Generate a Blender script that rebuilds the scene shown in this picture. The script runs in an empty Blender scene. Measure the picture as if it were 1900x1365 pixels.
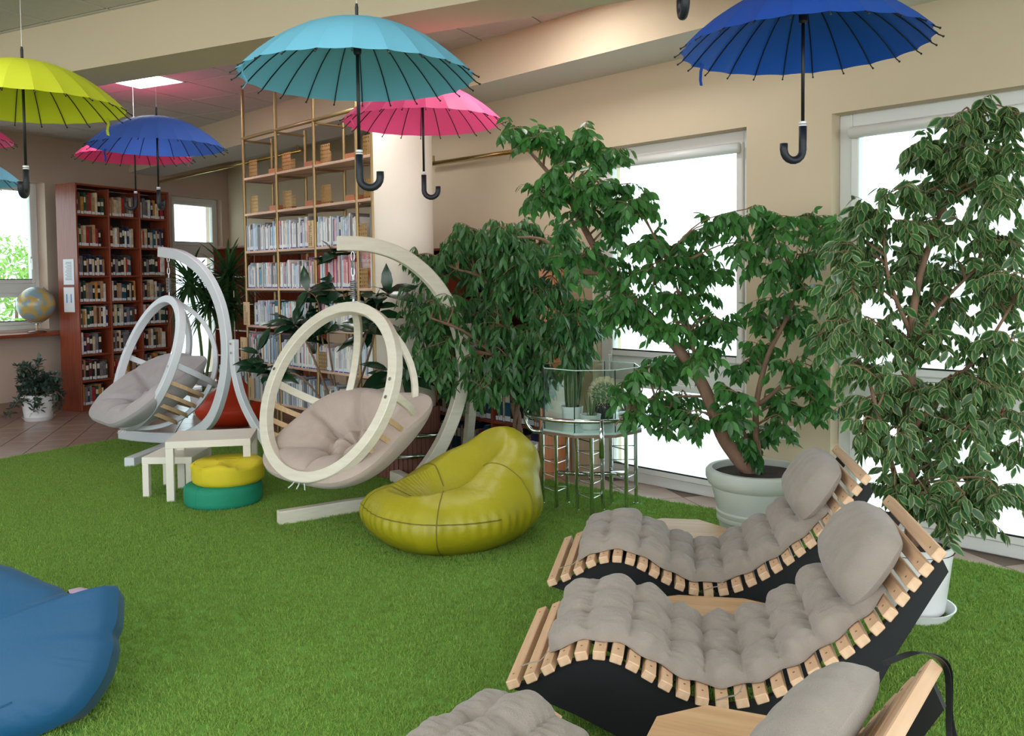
import bpy, math, random
import numpy as np
random.seed(7); np.random.seed(7)
S = bpy.context.scene
COL = S.collection
# ------------------------------------------------------------------ camera
F, CY, PITCH, ROLL, CAMH = 1631.31, 588.23, -0.0434, 0.011, 1.55      # pixels of a 1900 x 1365 frame
_c, _s = math.cos(ROLL), math.sin(ROLL); _R1 = np.array([[_c,0,_s],[0,1,0],[-_s,0,_c]])
_c, _s = math.cos(PITCH), math.sin(PITCH); _R2 = np.array([[1,0,0],[0,_c,-_s],[0,_s,_c]])
CM = _R2 @ _R1
CAMP = np.array([0, 0, CAMH])
cam = bpy.data.cameras.new('camera'); camo = bpy.data.objects.new('camera', cam); COL.objects.link(camo)
cam.sensor_width = 36.0; cam.lens = 36.0*F/1900; cam.shift_y = (CY-682.5)/1900; cam.clip_start = .05; cam.clip_end = 300
from mathutils import Matrix, Vector
_r, _f, _u = CM @ [1,0,0], CM @ [0,1,0], CM @ [0,0,1]
camo.matrix_world = Matrix([[_r[0],_u[0],-_f[0],0],[_r[1],_u[1],-_f[1],0],[_r[2],_u[2],-_f[2],CAMH],[0,0,0,1]])
S.camera = camo
def ray(px, py): return CM @ np.array([(px-950)/F, 1, -(py-CY)/F])
def atz(px, py, z=0.0):
    d = ray(px, py); return CAMP + d*((z-CAMH)/d[2])
def aty(px, py, Y):
    d = ray(px, py); return CAMP + d*(Y/d[1])
def onpl(px, py, n, c):
    d = ray(px, py); t = c/(n[0]*d[0]+n[1]*d[1]); return CAMP + d*t
def proj(p):
    d = CM.T @ (np.asarray(p, float)-CAMP); return (950+F*d[0]/d[1], CY-F*d[2]/d[1])
# ------------------------------------------------------------------ world and exposure
W = bpy.data.worlds.new('overcast_sky'); S.world = W; W.use_nodes = True
_bg = W.node_tree.nodes['Background']; _bg.inputs[0].default_value = (.90, .96, 1.0, 1); _bg.inputs[1].default_value = 2.6
S.view_settings.view_transform = 'Standard'; S.view_settings.look = 'None'; S.view_settings.gamma = 1.0
S.view_settings.use_curve_mapping = False; S.view_settings.exposure = 0.66
# ------------------------------------------------------------------ directions of the plan
TH1, TH2 = -.7622, .4683
U1 = np.array([math.sin(TH1), math.cos(TH1)]); N1 = np.array([math.cos(TH1), -math.sin(TH1)])   # window wall
D2 = np.array([math.sin(TH2), math.cos(TH2)]); N2 = np.array([math.cos(TH2), -math.sin(TH2)])   # left wall
CW, CS, ZT, ZS, CB, ZC = 5.208, 5.126, 2.528, 3.063, 4.595, 3.385
CL, CA, CD, ZB, CP, CK = -10.15, 4.154, 4.549, 3.028, 4.015, -9.404
CALC = 6.33                                                             # outer wall of the alcove
ANG1 = math.atan2(-U1[1], -U1[0])                                       # local x runs along the window wall to the right, y outwards
ANG2 = math.atan2(D2[1], D2[0])                                         # local x runs along the left wall away, y into the wall
# ------------------------------------------------------------------ helpers
def lin(c):
    c = np.array(c, float)/255.0
    return tuple(np.where(c <= .04045, c/12.92, ((c+.055)/1.055)**2.4))
MATS = {}
def mat(name, rgb, rough=.6, metal=0.0, var=0.0, vscale=6.0, bump=0.0, bscale=60.0, sheen=0.0, trans=0.0, emit=None, stretch=None, rand=0.0, rgb2=None, coat=0.0, spec=None):
    if name in MATS: return MATS[name]
    m = bpy.data.materials.new(name); m.use_nodes = True; nt = m.node_tree; N = nt.nodes; L = nt.links
    b = N['Principled BSDF']; out = N['Material Output']
    col = lin(rgb)
    b.inputs['Base Color'].default_value = (*col, 1); b.inputs['Roughness'].default_value = rough; b.inputs['Metallic'].default_value = metal
    if spec is not None: b.inputs['Specular IOR Level'].default_value = spec
    if coat: b.inputs['Coat Weight'].default_value = coat; b.inputs['Coat Roughness'].default_value = .2
    if sheen: b.inputs['Sheen Weight'].default_value = sheen
    src = None
    if var or bump:
        tc = N.new('ShaderNodeTexCoord'); mp = N.new('ShaderNodeMapping'); L.new(tc.outputs['Object'], mp.inputs[0])
        if stretch: mp.inputs['Scale'].default_value = stretch
    if var:
        nz = N.new('ShaderNodeTexNoise'); nz.inputs['Scale'].default_value = vscale; nz.inputs['Detail'].default_value = 5
        L.new(mp.outputs[0], nz.inputs['Vector'])
        rp = N.new('ShaderNodeValToRGB'); rp.color_ramp.elements[0].position = .3; rp.color_ramp.elements[1].position = .7
        c2 = lin(rgb2) if rgb2 else tuple(x*(1-var) for x in col)
        c1 = col if rgb2 else tuple(min(1, x*(1+var*.5)) for x in col)
        rp.color_ramp.elements[0].color = (*c2, 1); rp.color_ramp.elements[1].color = (*c1, 1)
        L.new(nz.outputs[0], rp.inputs[0]); src = rp.outputs[0]
    if rand:
        g = N.new('ShaderNodeNewGeometry'); oi = N.new('ShaderNodeObjectInfo'); ad = N.new('ShaderNodeMath'); ad.operation = 'ADD'
        L.new(g.outputs['Random Per Island'], ad.inputs[0]); L.new(oi.outputs['Random'], ad.inputs[1])
        fr = N.new('ShaderNodeMath'); fr.operation = 'FRACT'; L.new(ad.outputs[0], fr.inputs[0])
        hs = N.new('ShaderNodeHueSaturation'); mr = N.new('ShaderNodeMapRange'); mr.inputs[3].default_value = 1-rand; mr.inputs[4].default_value = 1+rand
        L.new(fr.outputs[0], mr.inputs[0]); L.new(mr.outputs[0], hs.inputs['Value'])
        if src: L.new(src, hs.inputs['Color'])
        else: hs.inputs['Color'].default_value = (*col, 1)
        src = hs.outputs[0]
    if src: L.new(src, b.inputs['Base Color'])
    if bump:
        nb = N.new('ShaderNodeTexNoise'); nb.inputs['Scale'].default_value = bscale; nb.inputs['Detail'].default_value = 4
        L.new(mp.outputs[0], nb.inputs['Vector']); bp = N.new('ShaderNodeBump'); bp.inputs['Strength'].default_value = bump; bp.inputs['Distance'].default_value = .01
        L.new(nb.outputs[0], bp.inputs['Height']); L.new(bp.outputs[0], b.inputs['Normal'])
    if trans:
        t = N.new('ShaderNodeBsdfTranslucent'); mx = N.new('ShaderNodeMixShader'); mx.inputs[0].default_value = trans
        if src: L.new(src, t.inputs[0])
        else: t.inputs[0].default_value = (*col, 1)
        L.new(b.outputs[0], mx.inputs[1]); L.new(t.outputs[0], mx.inputs[2]); L.new(mx.outputs[0], out.inputs[0])
    if emit:
        b.inputs['Emission Color'].default_value = (*col, 1); b.inputs['Emission Strength'].default_value = emit
    MATS[name] = m; return m
def glass(name, tint=(235,245,245), refl=.06):
    if name in MATS: return MATS[name]
    m = bpy.data.materials.new(name); m.use_nodes = True; nt = m.node_tree; N = nt.nodes; L = nt.links
    N.remove(N['Principled BSDF']); out = N['Material Output']
    t = N.new('ShaderNodeBsdfTransparent'); t.inputs[0].default_value = (*lin(tint), 1)
    g = N.new('ShaderNodeBsdfGlossy'); g.inputs['Roughness'].default_value = .03
    fr = N.new('ShaderNodeLayerWeight'); fr.inputs[0].default_value = .25
    ml = N.new('ShaderNodeMath'); ml.operation = 'MULTIPLY_ADD'; ml.inputs[1].default_value = .35; ml.inputs[2].default_value = refl*.4
    L.new(fr.outputs['Fresnel'], ml.inputs[0])
    mx = N.new('ShaderNodeMixShader'); L.new(ml.outputs[0], mx.inputs[0]); L.new(t.outputs[0], mx.inputs[1]); L.new(g.outputs[0], mx.inputs[2])
    L.new(mx.outputs[0], out.inputs[0]); MATS[name] = m; return m
def wood(name, rgb, rgb2, rough=.5, axis='x', scale=1.0, coat=0.0):
    if name in MATS: return MATS[name]
    st = {'x': (2.0, 26, 26), 'y': (26, 2.0, 26), 'z': (26, 26, 2.0)}[axis]
    return mat(name, rgb, rough=rough, var=.3, vscale=1.6*scale, stretch=st, rgb2=rgb2, bump=.05, bscale=3, coat=coat)

class MB:
    def __init__(s): s.v = []; s.f = []; s.m = []
    def add(s, vs, fs, mi=0):
        o = len(s.v); s.v += [tuple(map(float, p)) for p in vs]; s.f += [tuple(i+o for i in f) for f in fs]; s.m += [mi]*len(fs); return s
    def box(s, x0, x1, y0, y1, z0, z1, mi=0):
        v = [(x0,y0,z0),(x1,y0,z0),(x1,y1,z0),(x0,y1,z0),(x0,y0,z1),(x1,y0,z1),(x1,y1,z1),(x0,y1,z1)]
        return s.add(v, [(0,3,2,1),(4,5,6,7),(0,1,5,4),(1,2,6,5),(2,3,7,6),(3,0,4,7)], mi)
    def bbox(s, x0, x1, y0, y1, z0, z1, b=.004, mi=0):      # box with chamfered edges
        xs, ys, zs = (x0,x1), (y0,y1), (z0,z1); vs = []; idx = {}
        for i in (0,1):
            for j in (0,1):
                for k in (0,1):
                    sx, sy, sz = (1,-1)[i], (1,-1)[j], (1,-1)[k]
                    for a in range(3):
                        p = [xs[i]+sx*b, ys[j]+sy*b, zs[k]+sz*b]; p[a] = (xs[i], ys[j], zs[k])[a]
                        idx[(i,j,k,a)] = len(vs); vs.append(p)
        fs = []
        for i in (0,1): fs.append(tuple(idx[(i,j,k,0)] for j, k in ((0,0),(1,0),(1,1),(0,1)))[::(1 if i else -1)])
        for j in (0,1): fs.append(tuple(idx[(i,j,k,1)] for i, k in ((0,0),(1,0),(1,1),(0,1)))[::(-1 if j else 1)])
        for k in (0,1): fs.append(tuple(idx[(i,j,k,2)] for i, j in ((0,0),(1,0),(1,1),(0,1)))[::(1 if k else -1)])
        for j in (0,1):
            for k in (0,1): fs.append((idx[(0,j,k,1)], idx[(1,j,k,1)], idx[(1,j,k,2)], idx[(0,j,k,2)])[::(1 if j == k else -1)])
        for i in (0,1):
            for k in (0,1): fs.append((idx[(i,0,k,0)], idx[(i,1,k,0)], idx[(i,1,k,2)], idx[(i,0,k,2)])[::(-1 if i == k else 1)])
        for i in (0,1):
            for j in (0,1): fs.append((idx[(i,j,0,0)], idx[(i,j,1,0)], idx[(i,j,1,1)], idx[(i,j,0,1)])[::(1 if i == j else -1)])
        for i in (0,1):
            for j in (0,1):
                for k in (0,1): fs.append(tuple(idx[(i,j,k,a)] for a in range(3))[::(1 if (i+j+k) % 2 else -1)])
        return s.add(vs, fs, mi)
    def tube(s, path, r, seg=8, mi=0, cap=True, closed=False):
        P = [np.array(p, float) for p in path]; n = len(P); R = r if hasattr(r, '__len__') else [r]*n
        up = None; rings = []
        for i in range(n):
            if closed: t = P[(i+1) % n]-P[i-1]
            else: t = P[min(i+1, n-1)]-P[max(i-1, 0)]
            t = t/(np.linalg.norm(t)+1e-12)
            if up is None:
                a = np.array([0,0,1.0]) if abs(t[2]) < .9 else np.array([1.0,0,0]); up = np.cross(t, a)
            up = up-t*np.dot(up, t); up /= np.linalg.norm(up)+1e-12; w = np.cross(t, up)
            rings.append([P[i]+R[i]*(math.cos(2*math.pi*k/seg)*up+math.sin(2*math.pi*k/seg)*w) for k in range(seg)])
        vs = [p for rg in rings for p in rg]; fs = []
        for i in range(n if closed else n-1):
            for k in range(seg):
                a, b = i*seg+k, i*seg+(k+1) % seg; j = (i+1) % n
                fs.append((a, b, j*seg+(k+1) % seg, j*seg+k))
        if cap and not closed: fs += [tuple(range(seg))[::-1], tuple((n-1)*seg+k for k in range(seg))]
        return s.add(vs, fs, mi)
    def sweep(s, path, w, h, side, mi=0, closed=False):    # rectangular bar along a path; side = direction of the width
        P = [np.array(p, float) for p in path]; n = len(P); sd = side if isinstance(side, list) else [side]*n; vs = []
        W_ = w if hasattr(w, '__len__') else [w]*n; H_ = h if hasattr(h, '__len__') else [h]*n
        ch = .14
        for i in range(n):
            t = (P[(i+1) % n]-P[i-1]) if closed else P[min(i+1, n-1)]-P[max(i-1, 0)]
            t = t/np.linalg.norm(t); a = np.array(sd[i], float); a = a-t*np.dot(a, t); a /= np.linalg.norm(a); b = np.cross(t, a)
            ww, hh = W_[i]/2, H_[i]/2
            for x, y in ((-ww,-hh*(1-ch)),(-ww*(1-ch),-hh),(ww*(1-ch),-hh),(ww,-hh*(1-ch)),(ww,hh*(1-ch)),(ww*(1-ch),hh),(-ww*(1-ch),hh),(-ww,hh*(1-ch))): vs.append(P[i]+a*x+b*y)
        fs = []
        for i in range(n if closed else n-1):
            j = (i+1) % n
            for k in range(8): fs.append((i*8+k, i*8+(k+1) % 8, j*8+(k+1) % 8, j*8+k))
        if not closed: fs += [tuple(range(8))[::-1], tuple((n-1)*8+k for k in range(8))]
        return s.add(vs, fs, mi)
    def lathe(s, prof, seg=24, c=(0,0,0), mi=0, cap=True):
        n = len(prof); vs = [(c[0]+r*math.cos(2*math.pi*k/seg), c[1]+r*math.sin(2*math.pi*k/seg), c[2]+z) for r, z in prof for k in range(seg)]; fs = []
        for i in range(n-1):
            for k in range(seg): fs.append((i*seg+k, i*seg+(k+1) % seg, (i+1)*seg+(k+1) % seg, (i+1)*seg+k))
        if cap: fs += [tuple(range(seg))[::-1], tuple((n-1)*seg+k for k in range(seg))]
        return s.add(vs, fs, mi)
    def prism(s, poly, z0, z1, mi=0):
        n = len(poly); vs = [(x,y,z0) for x, y in poly]+[(x,y,z1) for x, y in poly]
        return s.add(vs, [tuple(range(n))[::-1], tuple(range(n, 2*n))]+[(i, (i+1) % n, n+(i+1) % n, n+i) for i in range(n)], mi)
    def sphere(s, c, r, seg=16, rings=10, mi=0):
        sc = r if hasattr(r, '__len__') else (r, r, r); vs = [(c[0], c[1], c[2]-sc[2])]; fs = []
        for i in range(1, rings):
            a = -math.pi/2+math.pi*i/rings
            vs += [(c[0]+sc[0]*math.cos(a)*math.cos(2*math.pi*k/seg), c[1]+sc[1]*math.cos(a)*math.sin(2*math.pi*k/seg), c[2]+sc[2]*math.sin(a)) for k in range(seg)]
        vs.append((c[0], c[1], c[2]+sc[2])); T = len(vs)-1
        for k in range(seg):
            fs.append((0, 1+(k+1) % seg, 1+k)); fs.append((T, T-seg+k, T-seg+(k+1) % seg))
        for i in range(rings-2):
            for k in range(seg): fs.append((1+i*seg+k, 1+i*seg+(k+1) % seg, 1+(i+1)*seg+(k+1) % seg, 1+(i+1)*seg+k))
        return s.add(vs, fs, mi)
    def grid(s, G, closed_u=False, mi=0, flip=False):
        G = np.asarray(G); a, b = G.shape[:2]; fs = []
        for i in range(a-1):
            for j in range(b if closed_u else b-1):
                q = (i*b+j, i*b+(j+1) % b, (i+1)*b+(j+1) % b, (i+1)*b+j); fs.append(q[::-1] if flip else q)
        return s.add(G.reshape(-1, 3), fs, mi)
    def mesh(s, name, mats, smooth=False):
        me = bpy.data.meshes.new(name); me.from_pydata(s.v, [], s.f)
        for m in (mats if isinstance(mats, (list, tuple)) else [mats]): me.materials.append(m)
        if any(s.m): me.polygons.foreach_set('material_index', s.m)
        if smooth: me.polygons.foreach_set('use_smooth', [True]*len(s.f))
        me.update(); return me
    def build(s, name, mats, parent=None, smooth=False, loc=None, world=False, **kw):
        if world and parent is not None:
            inv = parent.matrix_basis.inverted()
            s.v = [tuple(inv @ Vector(p)) for p in s.v]
        return link(name, s.mesh(name, mats, smooth), parent, loc, **kw)
def link(name, me, parent=None, loc=None, rot=None, scale=None, **kw):
    o = bpy.data.objects.new(name, me); COL.objects.link(o)
    if parent is not None: o.parent = parent
    if loc is not None: o.location = tuple(map(float, loc))
    if rot is not None: o.rotation_euler = rot
    if scale is not None: o.scale = scale
    for k, v in kw.items(): o[k] = v
    return o
def thing(name, loc=(0,0,0), rz=0.0, **kw):
    o = bpy.data.objects.new(name, None); COL.objects.link(o); o.empty_display_size = .1
    o.location = tuple(map(float, loc)); o.rotation_euler = (0, 0, rz)
    o.matrix_basis = Matrix.Translation(o.location) @ Matrix.Rotation(rz, 4, 'Z')
    for k, v in kw.items(): o[k] = v
    return o
def autosmooth(o, ang=.6):
    me = o.data; me.polygons.foreach_set('use_smooth', [True]*len(me.polygons)); me.set_sharp_from_angle(angle=ang); return o
def crom(P, n=8, closed=False):
    P = [np.array(p, float) for p in P]; out = []; N = len(P)
    for i in range(N if closed else N-1):
        if closed: a, b, c, d = P[i-1], P[i], P[(i+1) % N], P[(i+2) % N]
        else: a, b, c, d = P[max(i-1, 0)], P[i], P[i+1], P[min(i+2, N-1)]
        for k in range(n):
            t = k/n; out.append(.5*((2*b)+(c-a)*t+(2*a-5*b+4*c-d)*t*t+(3*b-a-3*c+d)*t**3))
    if not closed: out.append(P[-1])
    return out
def text(body, size, m, parent, loc, rot, name='lettering', align='CENTER', depth=.0004):
    cu = bpy.data.curves.new('t', 'FONT'); cu.body = body; cu.size = size; cu.align_x = align; cu.align_y = 'CENTER'; cu.extrude = depth; cu.resolution_u = 2
    to = bpy.data.objects.new('t', cu); COL.objects.link(to)
    bpy.context.view_layer.update()
    dg = bpy.context.evaluated_depsgraph_get(); me = bpy.data.meshes.new_from_object(to.evaluated_get(dg)); bpy.data.objects.remove(to); bpy.data.curves.remove(cu)
    me.materials.clear(); me.materials.append(m); me.name = name
    return link(name, me, parent, loc, rot)
# ------------------------------------------------------------------ materials
M_wall = mat('beige_paint', (212,194,166), .85, var=.03, vscale=1.5, bump=.05, bscale=200)
M_wallL = mat('mauve_beige_paint', (200,178,160), .85, var=.03, vscale=1.5, bump=.05, bscale=200)
M_white = mat('soffit_white', (226,224,220), .85, var=.02, vscale=2)
M_tile = mat('ceiling_tile_board', (208,200,194), .9, var=.03, vscale=30, bump=.1, bscale=120)
M_tbar = mat('ceiling_grid_metal', (150,145,138), .5)
M_frame = mat('white_window_plastic', (226,226,222), .35)
M_pane = glass('window_glass')
M_ftile = mat('terracotta_floor_tile', (176,150,135), .28, var=.12, vscale=5, rgb2=(160,134,120), rand=.05)
M_grout = mat('floor_grout', (120,102,92), .9)
M_skirt = mat('brown_skirting_tile', (150,122,105), .4, var=.1, vscale=8)
M_cherry = wood('cherry_veneer', (152,74,46), (124,54,34), .38, 'z', coat=.15)
M_cherryx = wood('cherry_veneer_across', (152,74,46), (124,54,34), .38, 'x', coat=.15)
M_orange = wood('orange_veneer', (214,138,92), (196,116,72), .4, 'z')
M_back = mat('dark_cabinet_back', (58,42,44), .7)
M_brass = mat('brushed_brass', (166,140,98), .42, .8)
M_chrome = mat('chrome', (215,218,220), .12, 1.0)
M_steel = mat('galvanised_steel', (170,172,175), .35, 1.0)
M_black = mat('black_plastic', (18,18,20), .45)
M_navy = mat('dark_navy_rubber', (24,28,36), .5)
M_paper = mat('white_paper', (232,234,238), .8)
M_cream = mat('cream_painted_wood', (232,226,208), .45, var=.04, vscale=2, stretch=(3,3,20), rgb2=(222,214,194))
M_bluewhite = mat('white_painted_wood', (224,228,232), .42, var=.03, vscale=2, rgb2=(212,216,222))
M_cush = mat('taupe_cotton', (148,137,126), .95, var=.06, vscale=14, bump=.35, bscale=260, sheen=.25)
M_cush2 = mat('greige_cotton', (190,172,160), .95, var=.05, vscale=10, bump=.3, bscale=240, sheen=.25)
M_cush3 = mat('pale_grey_cotton', (178,172,172), .95, var=.05, vscale=10, bump=.3, bscale=240, sheen=.25)
M_pine = wood('pine_slat', (226,190,156), (206,164,126), .5, 'y')
M_ply = wood('pine_plywood', (214,176,132), (190,146,102), .5, 'x', .7)
M_panel = mat('matt_black_board', (9,10,14), .62, var=.15, vscale=20)
M_leatherY = mat('lime_yellow_leatherette', (160,152,22), .42, var=.06, vscale=3, bump=.25, bscale=30)
M_blueb = mat('petrol_blue_fabric', (4,74,112), .62, var=.06, vscale=4, bump=.25, bscale=30, sheen=.05)
M_mauve = mat('mauve_satin', (196,168,196), .35, var=.1, vscale=8)
M_orangeb = mat('orange_red_leatherette', (222,66,22), .5, var=.08, vscale=4, bump=.2, bscale=30)
M_poufY = mat('yellow_felt', (212,194,34), .75, var=.05, vscale=6, bump=.2, bscale=120)
M_poufG = mat('sea_green_felt', (24,140,108), .75, var=.05, vscale=6, bump=.2, bscale=120)
M_lack = mat('off_white_laminate', (232,226,212), .35)
M_pot = mat('white_ceramic', (228,228,228), .3)
M_stonepot = mat('pale_grey_planter', (190,195,184), .55, var=.04, vscale=8, bump=.06, bscale=60)
M_soil = mat('dark_potting_soil', (58,44,38), .95, var=.4, vscale=40, bump=.8, bscale=50)
M_bark = mat('brown_bark', (128,98,78), .85, var=.25, vscale=14, bump=.6, bscale=50, stretch=(1,1,.3))
M_twig = mat('twig_bark', (126,98,74), .85)
# ------------------------------------------------------------------ floor
BASEX = -.276                                                           # tile joints run 16 degrees off the view direction
ft = np.array([math.sin(BASEX), math.cos(BASEX)]); fn = np.array([math.cos(BASEX), -math.sin(BASEX)])
def pin(na, ca, nb, cb): return tuple(np.linalg.solve(np.array([na, nb]), np.array([ca, cb])))
NB = np.array([0.0, 1.0])
def slab(back, add=0.0):                                                # plan of the building: window wall, alcove, left wall, open behind the camera
    xe = float(onpl(790, 500, N1, CS)[:2] @ -U1)
    return [pin(N2, CL-.34-add, NB, back), pin(N1, CS+.34, NB, back), tuple(N1*(CS+.34)-U1*xe), tuple(N1*(CALC+.3)-U1*xe), pin(N1, CALC+.3, N2, CL-.34-add)]
fl = MB().prism(slab(-3.0), -.12, -.008).build('floor', M_grout, kind='structure')
GRASS = [(-9.0,-1.0),(-9.0,1.2),(-4.55,7.70),(-3.92,8.68),(-3.4,8.98),(-2.7,9.07),(-1.9,8.7),(-.9,7.75),(-.25,7.15),(.39,6.56),(1.37,5.74),(2.35,4.75),(7.2,-.35),(7.2,-1.0)]
def inside(x, y, poly):
    r = False; n = len(poly)
    for i in range(n):
        x1, y1 = poly[i]; x2, y2 = poly[(i+1) % n]
        if (y1 > y) != (y2 > y) and x < (x2-x1)*(y-y1)/(y2-y1)+x1: r = not r
    return r
TP = .31; tm = MB().bbox(-TP/2+.003, TP/2-.003, -TP/2+.003, TP/2-.003, -.009, 0, .0015).mesh('floor_tile', M_ftile)
off = np.array([-2.14, 0.0]); cands = []
for i in range(-40, 40):
    for j in range(-5, 60):
        a, b = off[0]+(i+.5)*TP, (j+.5)*TP; p = fn*a+ft*b
        if not (0 < p[1] < 15): continue
        q = proj((p[0], p[1], 0)); 
        if not (-90 < q[0] < 1990 and q[1] < 1500): continue
        if N1@p > (CALC if q[0] < 800 else CS)+.1 or N2@p < CL-.1: continue
        if all(inside(*(p+fn*dx*TP*.5+ft*dy*TP*.5), GRASS) for dx in (-1,1) for dy in (-1,1)): continue
        cands.append((p[1], p))
cands.sort(key=lambda t: t[0])
rest = MB()
for k, (_, p) in enumerate(cands):
    if k < 300: link('floor_tile', tm, fl, (p[0], p[1], 0), (0, 0, -BASEX))
    else:
        c = [p+fn*dx*(TP/2-.003)+ft*dy*(TP/2-.003) for dx, dy in ((-1,-1),(1,-1),(1,1),(-1,1))]
        rest.prism([tuple(q) for q in c], -.009, 0)
if rest.v: rest.build('far_floor_tiles', M_ftile, fl, kind='stuff')
# ------------------------------------------------------------------ walls
def wx(px, c=CS, py=500): return float(onpl(px, py, N1, c)[:2] @ -U1)   # coordinate along the window wall
def lx(px, c=CL, py=500): return float(onpl(px, py, N2, c)[:2] @ D2)    # coordinate along the left wall
def fr1(c=0.0): return dict(loc=(N1[0]*c, N1[1]*c, 0), rz=ANG1)
def fr2(c=0.0): return dict(loc=(N2[0]*c, N2[1]*c, 0), rz=ANG2)
def place(o, d): o.location = d['loc']; o.rotation_euler = (0, 0, d['rz']); return o
W3L, W3R = wx(1099), wx(1385); W4L = wx(1542); W4R = W4L+1.62
XEND = wx(790)
w = MB()
T = .34
segs = [(XEND, W3L), (W3R, W4L), (W4R, W4R+.62), (W4R+.62+1.62, W4R+4.2)]
for a, b in segs: w.box(a, b, 0, T, 0, ZS+.5)
for a, b in ((W3L, W3R), (W4L, W4R), (W4R+.62, W4R+2.24)): w.box(a, b, 0, T, ZT, ZS+.5)
place(w.build('wall_right', M_wall, kind='structure'), fr1(CS))
w = MB().box(XEND-.15, XEND, T, CALC-CS+.3, 0, ZC+.1)
place(w.build('wall_return', M_wall, kind='structure'), fr1(CS))
xc = float(np.linalg.solve(np.array([N1, N2]), np.array([CALC, CL])) @ -U1)
w = MB().box(xc-.3, XEND, 0, .3, 0, ZC+.1); place(w.build('wall_back', M_wall, kind='structure'), fr1(CALC))
# left wall with two windows
L1R = lx(88); L1L = L1R-2.0; L1B, L1T = .99, float(onpl(60, 337, N2, CL)[2])
L2L, L2R = lx(322), lx(414); L2T = float(onpl(365, 366, N2, CL)[2])
lend = float(np.linalg.solve(np.array([N1, N2]), np.array([CALC, CL])) @ D2)
w = MB()
w.box(-3, L1L, 0, T, 0, ZC+.1); w.box(L1L, L1R, 0, T, 0, L1B); w.box(L1L, L1R, 0, T, L1T, ZC+.1); w.box(L1R, L2L, 0, T, 0, ZC+.1)
w.box(L2L, L2R, 0, T, L2T, ZC+.1); w.box(L2R, lend+.3, 0, T, 0, ZC+.1)
place(w.build('wall_left', M_wallL, kind='structure'), fr2(CL))
sk = thing('baseboard_left', kind='structure', **fr2(CL))
k = lx(-260); 
skm = MB().bbox(0, .305, -.012, 0, .0, .135, .002).mesh('skirting_tile', M_skirt)
while k < lx(150): link('skirting_tile', skm, sk, (k, 0, 0)); k += .31
# beams and bulkhead
w = MB().box(xc-1.5, W4R+4.2, 0, CS-CB+.0, ZS, ZC+.06); tr = w.build('trim_1', [M_wall, M_white], kind='structure'); place(tr, fr1(CB)); tr.data.polygons[0].material_index = 1  # underside face in a whiter material than the sides
bl = float(np.linalg.solve(np.array([D2, N2]), np.array([CA, CL])) @ N2)
corner = [(0,0),(0,0)]
p1 = np.linalg.solve(np.array([D2, N2]), np.array([CA, CL-.2])); p2 = np.linalg.solve(np.array([D2, N1]), np.array([CA, CB+.02]))
p3 = np.linalg.solve(np.array([D2, N1]), np.array([CD, CB+.02])); p4 = np.linalg.solve(np.array([D2, N2]), np.array([CD, CL-.2]))
MB().prism([tuple(p1), tuple(p2), tuple(p3), tuple(p4)], ZB, ZC+.05).build('trim_2', M_wall, kind='structure')
# ------------------------------------------------------------------ ceiling
ce = MB().prism(slab(-1.0), ZC+.03, ZC+.15).build('ceiling', M_tbar, kind='structure')
CP_ = .6041; P0 = atz(353, 185.7, ZC)[:2]
tme = MB().bbox(-CP_/2+.008, CP_/2-.008, -CP_/2+.008, CP_/2-.008, ZC, ZC+.029, .004).mesh('ceiling_tile', M_tile)
lamp_cells = [(0,-2), (4,-2), (7,-3), (0,-8), (4,-8), (8,-8)]  # first cell is the visible panel; the rest are added unseen to light umbrella tops
cells = []
for i in range(-16, 16):
    for j in range(-14, 14):
        c = P0+N2*(i+.5)*CP_+D2*(j+.5)*CP_
        if N2@c < CL-.2 or c[1] < -.6 or N1@c > CALC+.2 or (N1@c > CS+.2 and proj((c[0],c[1],1.5))[0] > 800): continue
        q = proj((c[0], c[1], ZC))
        if (i, j) in lamp_cells: continue
        cells.append((abs(q[0]-950)+abs(q[1]-300), c, -200 < q[0] < 2100 and -180 < q[1] < 400))
n_in = sorted([c for c in cells if c[2]], key=lambda t: t[0])
far = MB()
for d, c, vis in n_in[:300]: link('ceiling_tile', tme, ce, (c[0], c[1], 0), (0, 0, ANG2))
for d, c, vis in n_in[300:]+[c for c in cells if not c[2]]:
    cs = [c+N2*a*(CP_/2-.006)+D2*b*(CP_/2-.006) for a, b in ((-1,-1),(1,-1),(1,1),(-1,1))]; far.prism([tuple(x) for x in cs], ZC, ZC+.029)
far.build('ceiling_tile_field', M_tile, ce, kind='stuff')
M_lamp = mat('light_diffuser', (255,255,255), .5, emit=12.0)
for (i, j) in lamp_cells:
    c = P0+N2*(i+.5)*CP_+D2*(j+.5)*CP_
    t = thing('ceiling_light', (c[0], c[1], ZC), ANG2, label={(0,-2): 'square white panel light in the tiled ceiling above the cobalt umbrella', (4,-2): 'added unseen panel light behind the beam, brightening the pink umbrella top', (7,-3): 'added unseen panel light above the royal blue umbrella, brightening its top'}.get((i, j), 'added unseen panel light in the near ceiling field'), category='ceiling light', group='square ceiling panel lights')
    h = CP_/2-.004; f = MB()
    for a in ((-h,h,-h,-h+.022),(-h,h,h-.022,h),(-h,-h+.022,-h,h),(h-.022,h,-h,h)): f.box(*a, -.006, .02)
    f.build('frame', M_frame, t); MB().box(-h+.022, h-.022, -h+.022, h-.022, -.002, .012).build('diffuser', M_lamp, t)
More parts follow.
